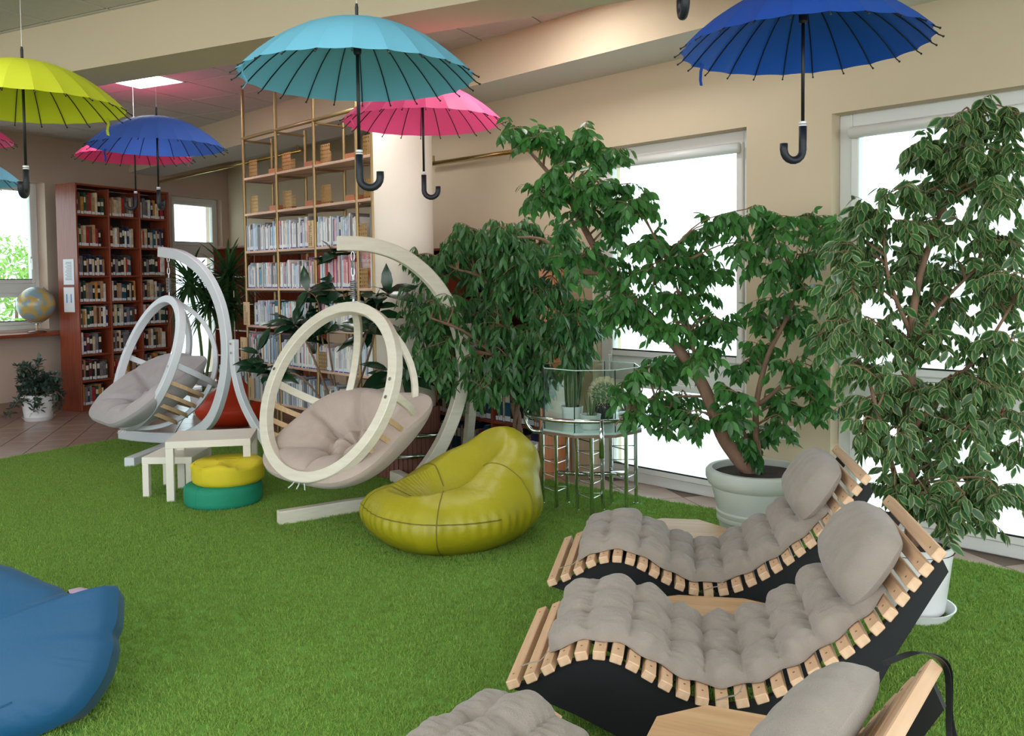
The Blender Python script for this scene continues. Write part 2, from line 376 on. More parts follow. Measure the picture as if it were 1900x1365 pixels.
# ------------------------------------------------------------------ windows
def window(name, x0, x1, z0, z1, fr, depth, rails, cassette=True, fw=.09, sash=.05, handle=None, label=None):
    t = thing(name, kind='structure', **fr)
    f = MB()
    for a in ((x0, x0+fw, z0, z1), (x1-fw, x1, z0, z1)): f.bbox(a[0], a[1], depth, depth+.07, a[2], a[3], .006)
    for a in ((x0+fw, x1-fw, z0, z0+fw), (x0+fw, x1-fw, z1-fw, z1)): f.bbox(a[0], a[1], depth, depth+.07, a[2], a[3], .006)
    f.build('window_frame', M_frame, t)
    edges = [z0+fw]+[r for rr in rails for r in rr]+[z1-fw]
    for r0, r1 in rails: MB().bbox(x0+fw, x1-fw, depth-.004, depth+.07, r0, r1, .006).build('transom_rail', M_frame, t)
    for i in range(0, len(edges), 2):
        a, b = edges[i], edges[i+1]; s = MB()
        for q in ((x0+fw, x0+fw+sash, a, b), (x1-fw-sash, x1-fw, a, b), (x0+fw+sash, x1-fw-sash, a, a+sash), (x0+fw+sash, x1-fw-sash, b-sash, b)): s.bbox(q[0], q[1], depth-.018, depth+.05, q[2], q[3], .006)
        so = s.build('sash', M_frame, t)
        MB().box(x0+fw+sash-.01, x1-fw-sash+.01, depth+.012, depth+.02, a+sash-.01, b-sash+.01).build('pane', M_pane, t)
        MB().tube([(x0+fw+sash, depth-.016, a+sash), (x1-fw-sash, depth-.016, a+sash)], .006, 6).build('gasket', M_black, so)
        if cassette and i == len(edges)-2:
            MB().tube([(x0+fw+.01, depth-.045, b-.04), (x1-fw-.01, depth-.045, b-.04)], .035, 12).build('blind_cassette', M_frame, t, smooth=True)
    if handle:
        hx, hz = handle; h = MB().bbox(hx-.014, hx+.014, depth-.03, depth-.018, hz-.04, hz+.04, .004); h.bbox(hx-.01, hx+.01, depth-.055, depth-.035, hz-.12, hz+.015, .004); h.bbox(hx-.01, hx+.01, depth-.05, depth-.02, hz-.01, hz+.015, .004); h.build('window_handle', M_frame, t)
    return t
zr = float(onpl(1250, 690, N1, CW)[2])
for nm, a, b in (('window_3', W3L, W3R), ('window_4', W4L, W4R), ('window_5', W4R+.62, W4R+2.24)):
    window(nm, a, b, .0, ZT, fr1(CS), .10, [(zr-.09, zr+.09)], handle=(a+.115, .95), fw=.08)
zl = float(onpl(20, 535, N2, CL)[2])
window('window_1', L1L, L1R, L1B, L1T, fr2(CL), .16, [(zl-.06, zl+.06)], cassette=False, handle=(L1R-.115, zl+.35), fw=.06)
z2 = float(onpl(365, 455, N2, CL)[2]); 
window('window_2', L2L, L2R, .05, L2T, fr2(CL), .10, [(z2-.13, z2+.0)], cassette=False, fw=.07)
# sill board below the left window
sb = MB().bbox(lx(-330), lx(128, CL+.28), -.34, .16, .925, .965, .006)
o = sb.build('window_sill_board', M_cherryx, label='long reddish wooden shelf board under the window, carrying the globe', category='shelf'); place(o, fr2(CL))
# outside
MB().box(-60, 60, -40, 80, -.35, -.15).build('terrace_ground', mat('pale_paving', (205,205,198), .9, var=.1, vscale=.6), kind='structure')
# ------------------------------------------------------------------ column with slatted cladding
colp = np.array([-.855, 7.02])
MB().lathe([(.236, 0), (.236, ZC)], 48).build('column', mat('cream_column_paint', (232,220,205), .8), loc=(colp[0], colp[1], 0), kind='structure', smooth=True)
cl = thing('column_cladding', (colp[0], colp[1], 0), label='reddish wooden slat cladding around the foot of the round column', category='cladding')
CZ = .55
sl = MB().bbox(-.017, .017, -.012, .012, 0, CZ, .003).mesh('slat', wood('redbrown_slat', (140,88,72), (118,70,58), .5, 'z'))
for k in range(46):
    a = 2*math.pi*k/46; link('slat', sl, cl, (.258*math.cos(a), .258*math.sin(a), 0), (0, 0, a+math.pi/2))
for z in (.2, .35):
    rg = thing('foot_rail', (colp[0], colp[1], z), label='upper chrome ring rail around the slatted column foot' if z > .3 else 'lower chrome ring rail around the slatted column foot', category='rail')
    MB().tube([(.345*math.cos(2*math.pi*k/40), .345*math.sin(2*math.pi*k/40), 0) for k in range(40)], .018, 10, closed=True).build('ring', M_chrome, rg, smooth=True)
    for k in range(4):
        a = .4+math.pi/2*k; MB().tube([(.27*math.cos(a), .27*math.sin(a), 0), (.345*math.cos(a), .345*math.sin(a), 0)], .009, 6).build('bracket', M_chrome, rg)
# brass rails
M_gold = mat('polished_brass', (216,186,118), .25, 1.0)
def rail(pa, pb, label):
    pa, pb = np.array(pa), np.array(pb); c = (pa+pb)/2
    t = thing('brass_rail', (c[0], c[1], c[2]), label=label, category='rail')
    MB().tube([pa-c, pb-c], .02, 10).build('rod', M_gold, t, smooth=True)
    for s in (.02, .98):
        q = pa+(pb-pa)*s-c; MB().tube([q, q+np.array([0, 0, .07])], .012, 6).build('bracket', M_brass, t)
def railpt(px, c, z):
    p = onpl(px, 300, N1, c); return (p[0], p[1], z)
rail(railpt(275, CS-.03, ZS-.07), railpt(560, CS-.03, ZS-.07), 'thin brass rail hung under the plaster bulkhead near the tall bookcase')
rail(onpl(800, 304, N1, CS-.07), onpl(1085, 262, N1, CS-.07), 'thin brass rail on the beige wall beside the window')
# ------------------------------------------------------------------ artificial grass
g = MB().prism(GRASS, .0, .008)
go = g.build('artificial_grass', mat('grass_backing', (96,142,52), .95), kind='stuff', label='bright green artificial grass carpet covering most of the floor', category='grass carpet')
M_blade = mat('grass_blade', (178,206,104), .6, var=.35, vscale=7, rgb2=(134,172,68), rand=.3, trans=.3)
def grass_nodes(ob):
    nt = bpy.data.node_groups.new('grass_pile', 'GeometryNodeTree')
    nt.interface.new_socket('Geometry', in_out='INPUT', socket_type='NodeSocketGeometry'); nt.interface.new_socket('Geometry', in_out='OUTPUT', socket_type='NodeSocketGeometry')
    N, L = nt.nodes, nt.links; gi = N.new('NodeGroupInput'); go_ = N.new('NodeGroupOutput')
    # a small tuft of tapered blades
    jt = N.new('GeometryNodeJoinGeometry'); rnd = random.Random(3)
    for k in range(8):
        c = N.new('GeometryNodeMeshCone'); c.inputs['Vertices'].default_value = 3; c.inputs['Radius Top'].default_value = .0003; c.inputs['Radius Bottom'].default_value = .0017; c.inputs['Depth'].default_value = rnd.uniform(.014, .024); c.fill_type = 'NONE'
        tf = N.new('GeometryNodeTransform'); tf.inputs['Translation'].default_value = (rnd.uniform(-.009, .009), rnd.uniform(-.009, .009), .0); tf.inputs['Rotation'].default_value = (rnd.uniform(-.75, .75), rnd.uniform(-.75, .75), rnd.uniform(0, 3))
        L.new(c.outputs['Mesh'], tf.inputs[0]); L.new(tf.outputs[0], jt.inputs[0])
    sm = N.new('GeometryNodeSetMaterial'); sm.inputs['Material'].default_value = M_blade; L.new(jt.outputs[0], sm.inputs[0])
    # points on the upward face, denser near the viewer's part of the carpet
    nm = N.new('GeometryNodeInputNormal'); sp = N.new('ShaderNodeSeparateXYZ'); L.new(nm.outputs[0], sp.inputs[0])
    cp = N.new('FunctionNodeCompare'); cp.inputs[1].default_value = .5; L.new(sp.outputs['Z'], cp.inputs[0])
    dp = N.new('GeometryNodeDistributePointsOnFaces'); dp.inputs['Density'].default_value = GRASS_DENSITY; L.new(gi.outputs[0], dp.inputs['Mesh']); L.new(cp.outputs[0], dp.inputs['Selection'])
    ip = N.new('GeometryNodeInstanceOnPoints'); L.new(dp.outputs['Points'], ip.inputs['Points']); L.new(sm.outputs[0], ip.inputs['Instance'])
    rv = N.new('FunctionNodeRandomValue'); rv.data_type = 'FLOAT_VECTOR'; rv.inputs[0].default_value = (-.25, -.25, 0); rv.inputs[1].default_value = (.25, .25, 6.28)
    L.new(rv.outputs[0], ip.inputs['Rotation'])
    rs = N.new('FunctionNodeRandomValue'); rs.data_type = 'FLOAT'; rs.inputs[2].default_value = .75; rs.inputs[3].default_value = 1.35; L.new(rs.outputs[1], ip.inputs['Scale'])
    j2 = N.new('GeometryNodeJoinGeometry'); L.new(gi.outputs[0], j2.inputs[0]); L.new(ip.outputs[0], j2.inputs[0]); L.new(j2.outputs[0], go_.inputs[0])
    m = ob.modifiers.new('pile', 'NODES'); m.node_group = nt
GRASS_DENSITY = 5200
go.data.update()
# only the part of the carpet the room shows carries pile: split off a front strip without it
grass_nodes(go)
# ------------------------------------------------------------------ tall cherry bookcase with books
BOOKCOL = {'maroon': (104,34,40), 'dark blue': (34,46,84), 'black': (30,28,30), 'cream': (208,190,160), 'tan': (176,138,104), 'grey': (120,116,120), 'dark green': (30,74,60), 'red': (170,40,40), 'brown': (98,66,50), 'teal': (28,84,108), 'white': (226,222,216), 'ochre': (190,132,56), 'pale blue': (176,192,208), 'pink': (214,150,158), 'mint': (168,200,192), 'sky blue': (96,166,206), 'lilac': (190,178,200), 'orange': (206,98,52)}
M_lab = mat('spine_label_white', (226,228,232), .7); M_pages = mat('book_pages', (222,212,190), .9); M_bluelab = mat('spine_label_blue', (52,72,150), .7)
BM = {}
def book_mesh(c, kind):
    if (c, kind) in BM: return BM[(c, kind)]
    m = mat('cover_'+c.replace(' ', '_'), BOOKCOL[c], .55, rand=.22)
    b = MB()
    b.bbox(-.5, .5, 0, 1, 0, 1, .02)                      # cover; x thickness, y depth, z height, spine at y = 0
    b.box(-.38, .38, .03, .985, .985, 1.004, 1)          # page block on top
    b.box(-.46, .46, -.006, .012, .03, .17, 2)           # library label on the spine
    if kind == 1: b.box(-.46, .46, -.006, .012, .0, .05, 3)
    b.box(-.4, .4, -.004, .01, .55, .8, 1 if c in ('maroon', 'black', 'dark blue', 'teal', 'dark green') else 0)
    BM[(c, kind)] = b.mesh('book', [m, M_pages, M_lab, M_bluelab]); return BM[(c, kind)]
ORD = ['top', 'second', 'third', 'fourth', 'fifth', 'sixth', 'seventh', 'lowest']
BAY = ['globe-side bay', 'middle bay', 'window-side bay']
def row_labels(cols, noun, tail):                                        # each spine is singled out by its colour and its neighbours
    out = []
    for i, c in enumerate(cols):
        if i == 0: out.append('%s %s starting the row, %s' % (c, noun, tail))
        elif i == len(cols)-1: out.append('%s %s ending the row, %s' % (c, noun, tail))
        else: out.append('%s %s between %s and %s ones, %s' % (c, noun, cols[i-1], cols[i+1], tail))
    return out
BOOKN = [0]
def place_book(frame, x, y, z, th, dp, ht, c, label, group, tilt=0.0, name='book', cat='book', kind=0):
    o = bpy.data.objects.new(name, book_mesh(c, kind)); COL.objects.link(o)
    o.matrix_world = frame @ Matrix.Translation((x, y, z)) @ Matrix.Rotation(tilt, 4, 'Y') @ Matrix.Diagonal((th, dp, ht, 1))
    o['label'] = label; o['category'] = cat; o['group'] = group; BOOKN[0] += 1; return o
K0 = onpl(146, 560, N2, CK); K1 = onpl(318, 560, N2, CK); KW = float(np.linalg.norm((K1-K0)[:2])); KH = 2.735; KD = .36
bk = thing('bookcase', (K0[0], K0[1], 0), ANG2, label='tall reddish cherry bookcase with three bays full of old books', category='bookcase')
KM = Matrix.Translation((K0[0], K0[1], 0)) @ Matrix.Rotation(ANG2, 4, 'Z')
for x in (0, KW-.022): MB().bbox(x, x+.022, 0, KD, 0, KH, .002).build('side_panel', M_cherry, bk)
BW = KW/3
for x in (BW, 2*BW): MB().bbox(x-.011, x+.011, .004, KD-.01, .05, KH-.02, .002).build('divider', M_cherry, bk)
MB().box(.02, KW-.02, KD-.012, KD, .05, KH-.01).build('back_panel', M_back, bk)
rows_px = [764, 708, 659, 609, 561, 511, 456, 396]
rz_ = [max(.06, float(onpl(147, y, N2, CK)[2])) for y in rows_px]; rz_[0] = .07
for r, z in enumerate(rz_):
    for b in range(3):
        MB().bbox(b*BW+(.022 if b == 0 else .011), (b+1)*BW-(.022 if b == 2 else .011), .006, KD-.012, z-.022, z, .002).build('shelf', M_cherryx, bk)
MB().bbox(0.0, KW, -.004, KD, KH-.003, KH+.02, .002).build('top_panel', M_cherryx, bk)
MB().box(.02, KW-.02, .03, .05, 0, .05).build('plinth', M_cherryx, bk)
rb = random.Random(11)
PAL = ['maroon','dark blue','black','cream','tan','grey','dark green','red','brown','teal','white','cream','tan','black','ochre','grey','cream','black']
for r, z in enumerate(rz_):
    top = (rz_+[KH])[r+1]-.03
    for b in range(3):
        x = b*BW+.026; end = (b+1)*BW-.03-rb.choice([0, .02, .05, .09])
        row = []
        while x < end:
            th = rb.uniform(.024, .05); ht = min(rb.uniform(.20, .27), top-z-.01); dp = rb.uniform(.17, .21); c = rb.choice(PAL)
            if x+th > end+.012: break
            row.append((x, th, ht, dp, c, rb.uniform(0, .02))); x += th
        labs = row_labels([q[4] for q in row], 'book', '%s cherry shelf, %s' % (ORD[7-r], BAY[b]))
        for (x, th, ht, dp, c, dy), lb in zip(row, labs): place_book(KM, x+th/2, .03+dy, z, th-.002, dp, ht, c, lb, 'library books in the cherry bookcase')
# wooden subject dividers standing between the books of the cherry bookcase
M_divw = wood('birch_divider', (222,190,146), (206,172,128), .6, 'z'); M_ink = mat('dark_ink', (40,34,34), .8)
M_blueink = mat('blue_print', (36,120,196), .7); M_greyink = mat('grey_print', (110,116,130), .8)
def paper_notice(px0, px1, py0, py1, name, label):
    # on the outer face of the bookcase's near side panel (local x = 0)
    a = bk.matrix_basis.inverted() @ Vector(onpl(px0, py0, D2, float(K0[:2]@D2)-.003)); b = bk.matrix_basis.inverted() @ Vector(onpl(px1, py1, D2, float(K0[:2]@D2)-.003))
    y0, y1 = sorted((a.y, b.y)); z0, z1 = sorted((a.z, b.z)); c = ((y0+y1)/2, (z0+z1)/2)
    w_, h_ = y1-y0, z1-z0
    wp = bk.matrix_basis @ Vector((-.003, c[0], c[1]))
    t = thing(name, wp, ANG2, label=label, category='notice')
    MB().box(-.0012, .0012, -w_/2, w_/2, -h_/2, h_/2).build('sheet', M_paper, t); return t, w_, h_
t, w_, h_ = paper_notice(117, 138, 481, 528, 'paper_notice', 'white sheet with a printed list on the side of the bookcase')
for k in range(12): MB().box(-.0018, -.001, -w_*.3, w_*(.35-.3*random.random()), h_*(.38-.062*k)-.003, h_*(.38-.062*k)+.003).build('text_line', M_greyink, t)
t, w_, h_ = paper_notice(118, 139, 533, 579, 'number_notice', 'white sheet with a large blue number 11 on the bookcase side')
text('11', h_*.52, M_blueink, t, (-.0022, 0, h_*.03), (math.pi/2, 0, -math.pi/2))
# ------------------------------------------------------------------ brass post shelving with booklets
B0 = onpl(457, 560, N1, CP)
BF = Matrix.Translation((B0[0], B0[1], 0)) @ Matrix.Rotation(ANG1, 4, 'Z')
bs = thing('brass_shelving', (B0[0], B0[1], 0), ANG1, label='open shelving of brass posts and thin wooden boards reaching the ceiling', category='shelving')
bx0 = float(B0[:2] @ -U1)
PX = [wx(p, CP)-bx0 for p in (457, 517, 587, 665)]; PX.append(wx(694, CP)-bx0); SD = .30
M_board = wood('shelf_board', (214,180,158), (200,162,138), .5, 'x')
for x in PX:
    for y in (0, SD):
        p = MB().tube([(x, y, .0), (x, y, ZC if y == 0 else 2.95)], .0145, 10); p.lathe([(.028, 0), (.028, .012)], 12, (x, y, 0)); p.build('post', M_brass, bs, smooth=False)
    MB().tube([(x, 0, 2.90), (x, SD, 2.90)], .01, 8).build('tie_bar', M_brass, bs)
MB().tube([(PX[0]-.02, 0, 2.92), (PX[-1]+.1, 0, 2.92)], .016, 10).build('top_rail', M_brass, bs, smooth=True)
SZ = [.43, .785, 1.137, 1.49, 1.843, 2.20, 2.541]
for z in SZ:
    for i in range(4):
        MB().bbox(PX[i]+.012, PX[i+1]-.012, -.01, SD+.01, z-.022, z, .003).build('shelf_board', M_board, bs)
        for xx in (PX[i]+.02, PX[i+1]-.05):
            MB().tube([(xx, .02, z-.032), (xx, SD-.02, z-.032)], .007, 6).build('shelf_bracket', M_brass, bs)
        MB().tube([(PX[i], .02, z-.034), (PX[i+1], SD-.02, z-.034)], .004, 6).build('cross_rod', M_steel, bs)
# perforated brass book ends
def perforated(w_, h_, nx, nz, t_=.002, fold=.09):
    m = MB(); cx, cz = w_/nx, h_/nz; R = min(cx, cz)*.26
    for i in range(nx):
        for j in range(nz):
            x, z = (i+.5)*cx, (j+.5)*cz; o_ = [(x-cx/2, z-cz/2), (x, z-cz/2), (x+cx/2, z-cz/2), (x+cx/2, z), (x+cx/2, z+cz/2), (x, z+cz/2), (x-cx/2, z+cz/2), (x-cx/2, z)]
            n_ = [(x+R*math.cos(a), z+R*math.sin(a)) for a in [math.radians(225+45*k) for k in range(8)]]
            m.add([(p, 0, q) for p, q in o_]+[(p, 0, q) for p, q in n_], [(k, (k+1) % 8, 8+(k+1) % 8, 8+k) for k in range(8)])
    m.box(0, w_, 0, fold, 0, t_); return m
BAYB = ['free-end bay', 'second bay', 'third bay', 'column-side bay']
M_bend = mat('gold_sheet_metal', (186,150,92), .42, .7)
pm = perforated(.155, .165, 5, 5).mesh('book_end_plate', M_bend); pm2 = perforated(.12, .16, 4, 5).mesh('book_end_plate', M_bend)
def bookend(x, y, z, me, label, rz=0.0):
    o = link('book_end', me); o.matrix_world = BF @ Matrix.Translation((x, y, z)) @ Matrix.Rotation(rz, 4, 'Z')
    o['label'] = label; o['category'] = 'book end'; o['group'] = 'perforated book ends on the brass shelving'
M_box = wood('card_box_wood', (186,118,78), (166,98,62), .5, 'x')
for zi, nm in ((6, 'topmost'), (5, 'second highest')):
    z = SZ[zi]
    for i in range(4):
        bookend(PX[i]+.05, .03, z+.001, pm, 'perforated gold book end standing alone on the %s brass-framed shelf, %s' % (nm, BAYB[i]))
        if i < 3: bookend(PX[i]+.09+(PX[1]-PX[0])*.45, SD-.03, z+.001, pm2, 'small perforated gold book end at the back of the %s shelf, %s' % (nm, BAYB[i]))
        bxw = (PX[i+1]-PX[i])
        t = thing('card_tray', BF @ Vector((PX[i]+bxw*.62, .05, z)), ANG1, label='open reddish wooden card tray on the %s brass-framed shelf, %s' % (nm, BAYB[i]), category='tray', group='wooden card trays')
        for q in ((0,.13,0,.008,0,.055),(0,.13,.2,.208,0,.055),(0,.008,.008,.2,0,.055),(.122,.13,.008,.2,0,.055)): MB().box(*q).build('side', M_box, t)
        MB().box(.008, .122, .008, .2, 0, .006).build('bottom', M_box, t)
for zi, i in ((4,3),(3,3),(2,3)): bookend(PX[i]+.02, -.005, SZ[zi]+.001, pm2, 'perforated gold book end holding booklets beside the round column')
bookend(PX[2]+.02, -.005, SZ[1]+.001, pm2, 'perforated gold book end on a low shelf behind the rubber plant')
# booklets
PALB = ['white','white','pale blue','white','mint','cream','white','pale blue','lilac','sky blue','white','pink','grey','dark blue']
rb2 = random.Random(5); ROWN = {4: 'third', 3: 'fourth', 2: 'fifth', 1: 'sixth', 0: 'lowest'}
nb = 0; lots = MB(); many = []
for zi in (4, 3, 2, 1, 0):
    for i in range(4):
        x = PX[i]+.022; end = PX[i+1]-.02
        if zi in (4, 3, 2) and i == 3: x += .15
        if zi == 4 and i == 1: end -= .1
        if zi == 2 and i == 0: x += .12; end -= .09
        hbase = rb2.uniform(.19, .24); row = []
        while x < end:
            th = rb2.uniform(.010, .021); ht = min(hbase+rb2.uniform(-.025, .04), .30); dp = rb2.uniform(.15, .19); c = rb2.choice(PALB if zi > 0 or i < 2 else PAL)
            if zi == 3 and i == 2 and x > PX[2]+.1: c = rb2.choice(['pink', 'pink', 'white', 'lilac', 'red'])
            row.append((zi, i, x+th/2, SZ[zi], th-.001, dp, ht, c)); x += th
        labs = row_labels([q[7] for q in row], 'booklet', '%s brass shelf, %s' % (ROWN[zi], BAYB[i]))
        many += [q+(l,) for q, l in zip(row, labs)]
random.Random(2).shuffle(many); many.sort(key=lambda m: (m[1] == 3, m[0] == 0))
for n_, (zi, i, x, z, th, dp, ht, c, lb) in enumerate(many):
    if n_ < 300:
        place_book(BF, x, .0, z, th, dp, ht, c, lb, 'booklets on the brass shelving', name='booklet', cat='booklet', kind=1)
    else:
        b = lots; M4 = BF
        o_ = len(b.v); q = MB().box(x-th/2, x+th/2, 0, dp, z, z+ht); b.add([tuple(M4 @ Vector(v)) for v in q.v], q.f, n_ % 3)
if lots.v: lots.build('booklet_rows', [mat('cover_white', BOOKCOL['white'], .55), mat('cover_pale_blue', BOOKCOL['pale blue'], .55), mat('cover_grey', BOOKCOL['grey'], .55)], kind='stuff', label='remaining thin booklets packed on the brass shelves near the column', category='booklets')
# bigger volumes and wooden dividers that stand out
place_book(BF, PX[1]-.055, .0, SZ[2], .07, .2, .235, 'teal', 'thick dark teal volume at the end of a brass-framed shelf row', 'bigger volumes on the brass shelving', kind=1)
place_book(BF, PX[2]+.045, -.004, SZ[3], .032, .2, .25, 'red', 'bright red volume beside a brass post behind the rubber plant', 'bigger volumes on the brass shelving', kind=1)
place_book(BF, PX[2]-.03, -.004, SZ[3], .018, .2, .23, 'ochre', 'ochre volume beside a brass post on the booklet shelf', 'bigger volumes on the brass shelving', kind=1)
def divider(x, y, z, w_, h_, lines, label):
    t = thing('subject_divider', BF @ Vector((x, y, z)), ANG1, label=label, category='divider', group='birch subject dividers on the brass shelving')
    MB().bbox(0, w_, 0, .006, 0, h_, .001).build('board', M_divw, t)
    for k, l in enumerate(lines): text(l, .026, M_ink, t, (w_*(.3+.3*k), -.001, .012), (math.pi/2, -math.pi/2, 0), align='LEFT')
divider(PX[2]-.105, -.014, SZ[4], .095, .23, ['PSYCHOLOGIA', 'SZKOŁY I SYSTEMY'], 'birch divider with two printed lines between white booklets, upper shelf')
divider(PX[0]-.02, -.03, SZ[2], .12, .22, ['PSYCHOLOGIA', 'OGÓLNA'], 'birch divider overlapping the end post of the brass shelving')
divider(PX[0]-.10, -.03, SZ[1], .13, .23, ['PSYCHOLOGIA', 'DZIECKA', 'KLINICZNA'], 'wide birch divider sticking out past the end post of the brass shelving')
divider(PX[0]+.06, -.03, SZ[0], .09, .2, ['TERAPIA'], 'narrow birch divider on the low brass-framed shelf beside the swing stand')
# header boards behind the booklets
def header(x, z, w_, h_, m, body, label, ink=M_lab, size=.035, y=SD-.06):
    t = thing('header_board', BF @ Vector((x, y, z)), ANG1, label=label, category='sign')
    MB().box(0, w_, 0, .004, 0, h_).build('board', m, t)
    if body: text(body, size, ink, t, (w_/2, -.002, h_-size*.8), (math.pi/2, 0, 0))
M_mag = mat('magenta_card', (122,24,66), .6)
header(PX[1]+.10, SZ[3], .24, .29, M_mag, 'EDUKACJA', 'magenta header card reading EDUKACJA behind pale booklets')
header(PX[0]+.05, SZ[1]-.352+.001, .24, .31, mat('brown_card', (150,124,100), .7), 'JAK ŻYĆ', 'brown header card reading JAK ŻYĆ on a low brass-framed shelf', M_ink, .035)
mg = thing('magazine', BF @ Vector((PX[3]-.01, .03, SZ[3])), ANG1, label='upright magazine titled charaktery behind a gold book end', category='magazine')
MB().box(0, .2, 0, .006, 0, .29).build('cover', mat('magazine_cover', (196,196,196), .3, var=.5, vscale=14, rgb2=(196,70,44)), mg)
text('charaktery', .042, M_lab, mg, (.1, -.002, .225), (math.pi/2, 0, 0))
# ------------------------------------------------------------------ dark bookcases behind
def lowcase(x0, w_, c, h_, d_, nbay, nrow, label, side_m, seed, endpanel=None, group='ring binders and books behind the trees', place_txt='case behind figs', nbook=999, empty_rows=()):
    P = N1*c-U1*x0
    t = thing('bookcase', (P[0], P[1], 0), ANG1, label=label, category='bookcase'); Fm = t.matrix_basis.copy(); bw = w_/nbay
    for k in range(nbay+1):
        x = min(max(k*bw-.01, 0), w_-.02); MB().bbox(x, x+.02, 0, d_, 0, h_, .002).build('side_panel' if k in (0, nbay) else 'divider', endpanel if (endpanel and k == nbay) else side_m, t)
    MB().box(.01, w_-.01, d_-.01, d_, .04, h_).build('back_panel', M_back, t)
    zs = [.06+(h_-.08)*k/nrow for k in range(nrow)]
    for z in zs:
        for k in range(nbay): MB().bbox(k*bw+.011, (k+1)*bw-.011, .004, d_-.01, z-.02, z, .002).build('shelf', M_cherryx, t)
    MB().bbox(0, w_, -.004, d_, h_-.002, h_+.02, .002).build('top_panel', M_cherryx, t)
    r_ = random.Random(seed); cnt = 0
    for zi, z in enumerate(zs):
        if zi in empty_rows: continue
        for k in range(nbay):
            x = k*bw+.02; end = (k+1)*bw-.04-r_.random()*.1
            row = []
            while x < end and cnt < nbook:
                big = r_.random() < .35; th = r_.uniform(.05, .07) if big else r_.uniform(.02, .04); ht = min(.29 if big else r_.uniform(.19, .26), (h_-.08)/nrow-.05)
                cc = r_.choice(['dark blue', 'dark blue', 'black', 'teal']) if big else r_.choice(PAL+['orange', 'mint'])
                row.append((x+th/2, th, ht, cc)); x += th; cnt += 1
            for (xx, th, ht, cc), lb in zip(row, row_labels([q[3] for q in row], 'volume', '%s, %s row' % (place_txt, ['lowest', 'second', 'middle', 'fourth', 'top'][zi]))): place_book(Fm, xx, .03, z, th-.002, .22, ht, cc, lb, group)
    return t
RBC = CS-.36
lowcase(wx(812, RBC)-.45, wx(1000, RBC)-wx(812, RBC)+.45, RBC, 1.80, .34, 3, 5, 'dark cherry bookcase with an orange end panel behind the weeping figs', M_cherry, 21, M_orange, nbook=90)
lowcase(wx(396, CALC-.36), 2.6, CALC-.36, 2.05, .34, 4, 5, 'empty-topped dark cherry bookcase in the alcove behind the brass shelving', M_cherry, 33, None, 'books in the alcove bookcase', 'alcove case', 40, empty_rows=(4, 2))
# ------------------------------------------------------------------ hanging umbrellas
def umbrella(name_color, rgb, center, hook, strap_a, label, R=.515, tilt=(0,0), rgb_in=None):
    t = thing('umbrella', center, 0, label=label, category='umbrella', group='umbrellas hung from the ceiling')
    t.rotation_euler = (tilt[0], tilt[1], hook)
    mt = mat('nylon_'+name_color, rgb, .6, trans=.3, bump=.03, bscale=300)
    H = .245; n = 24
    def prof(q): return H*(1-q**2.15)                                   # dome height at radius fraction q
    a0 = math.pi/n; m = MB(); G = []
    for i in range(9):
        q = i/8; rr = R*q; row = []
        for j in range(5):
            a = -a0+2*a0*j/4; sag = 1-.012*(1-(2*j/4-1)**2)*q            # cloth dips between the ribs
            edge = rr*(1-.035*(1-(2*j/4-1)**2)*(q**6))
            row.append((edge*math.cos(a), edge*math.sin(a), prof(q)*sag))
        G.append(row)
    m.grid(G); me = m.mesh('canopy_panel', mt, smooth=True)
    rp = [(R*q*1.0, 0, prof(q)-.006) for q in np.linspace(.04, 1.0, 10)]+[(R*1.035, 0, -.016)]
    rib = MB().tube(rp, .0028, 5); rib.sphere((R*1.035, 0, -.016), .005, 6, 4); rme = rib.mesh('rib', M_black)
    stm = MB().tube([(.018, 0, .15), (R*.30, 0, prof(.30)-.008)], .002, 4).mesh('stretcher', M_black)
    for k in range(n):
        link('canopy_panel', me, t, rot=(0, 0, 2*math.pi*k/n)); ro = link('rib', rme, t, rot=(0, 0, 2*math.pi*(k+.5)/n))
        link('stretcher', stm, ro)
    MB().tube([(0, 0, -.31), (0, 0, H+.02)], .0075, 10).build('shaft', M_black, t, smooth=True)
    MB().lathe([(.014, .10), (.018, .11), (.018, .15), (.012, .165)], 12).build('runner', M_black, t)
    fe = MB().lathe([(.007, H-.01), (.0075, H+.06), (.005, H+.075)], 10); fe.build('ferrule', M_navy, t)
    hp = [(0, 0, -.33), (0, 0, -.40)]+[(.045-.045*math.cos(a), 0, -.43-.045*math.sin(a)) for a in np.linspace(0, math.pi, 10)]+[(.09, 0, -.405)]
    MB().tube(hp, .0165, 12).build('handle', M_navy, t, smooth=True)
    for z in (-.315, -.329): MB().lathe([(.0155, z-.005), (.0155, z+.004)], 14).build('collar_ring', M_pot, t)
    ca, sa = math.cos(strap_a-hook), math.sin(strap_a-hook)
    st = [(R*.93*ca, R*.93*sa, .012), (R*.95*ca, R*.95*sa, -.02), (R*.93*ca+.01, R*.94*sa, -.06), (R*.95*ca, R*.94*sa, -.085)]
    MB().sweep(st, .022, .003, (-sa, ca, 0)).build('closing_strap', mt, t)
    MB().tube([(0, 0, H+.07), (0, 0, ZC-center[2])], .0011, 4).build('hanging_thread', M_paper, t)
    return t
Q = math.pi
umbrella('cyan', (112,186,212), aty(664, 145, 3.87), 0, 3.6, 'sky blue umbrella hanging above the front swing chair')
umbrella('royal', (30,92,196), aty(1490, 88, 3.76), Q+.25, 2.4, 'bright royal blue umbrella hanging in front of the windows')
umbrella('cobalt', (72,112,208), aty(292, 274, 7.03), Q/2, 2.9, 'cobalt blue umbrella hanging near the tall cherry bookcase')
umbrella('pink', (255,92,152), aty(785, 228, 5.68), 0, 3.7, 'hot pink umbrella hanging beside the round column')
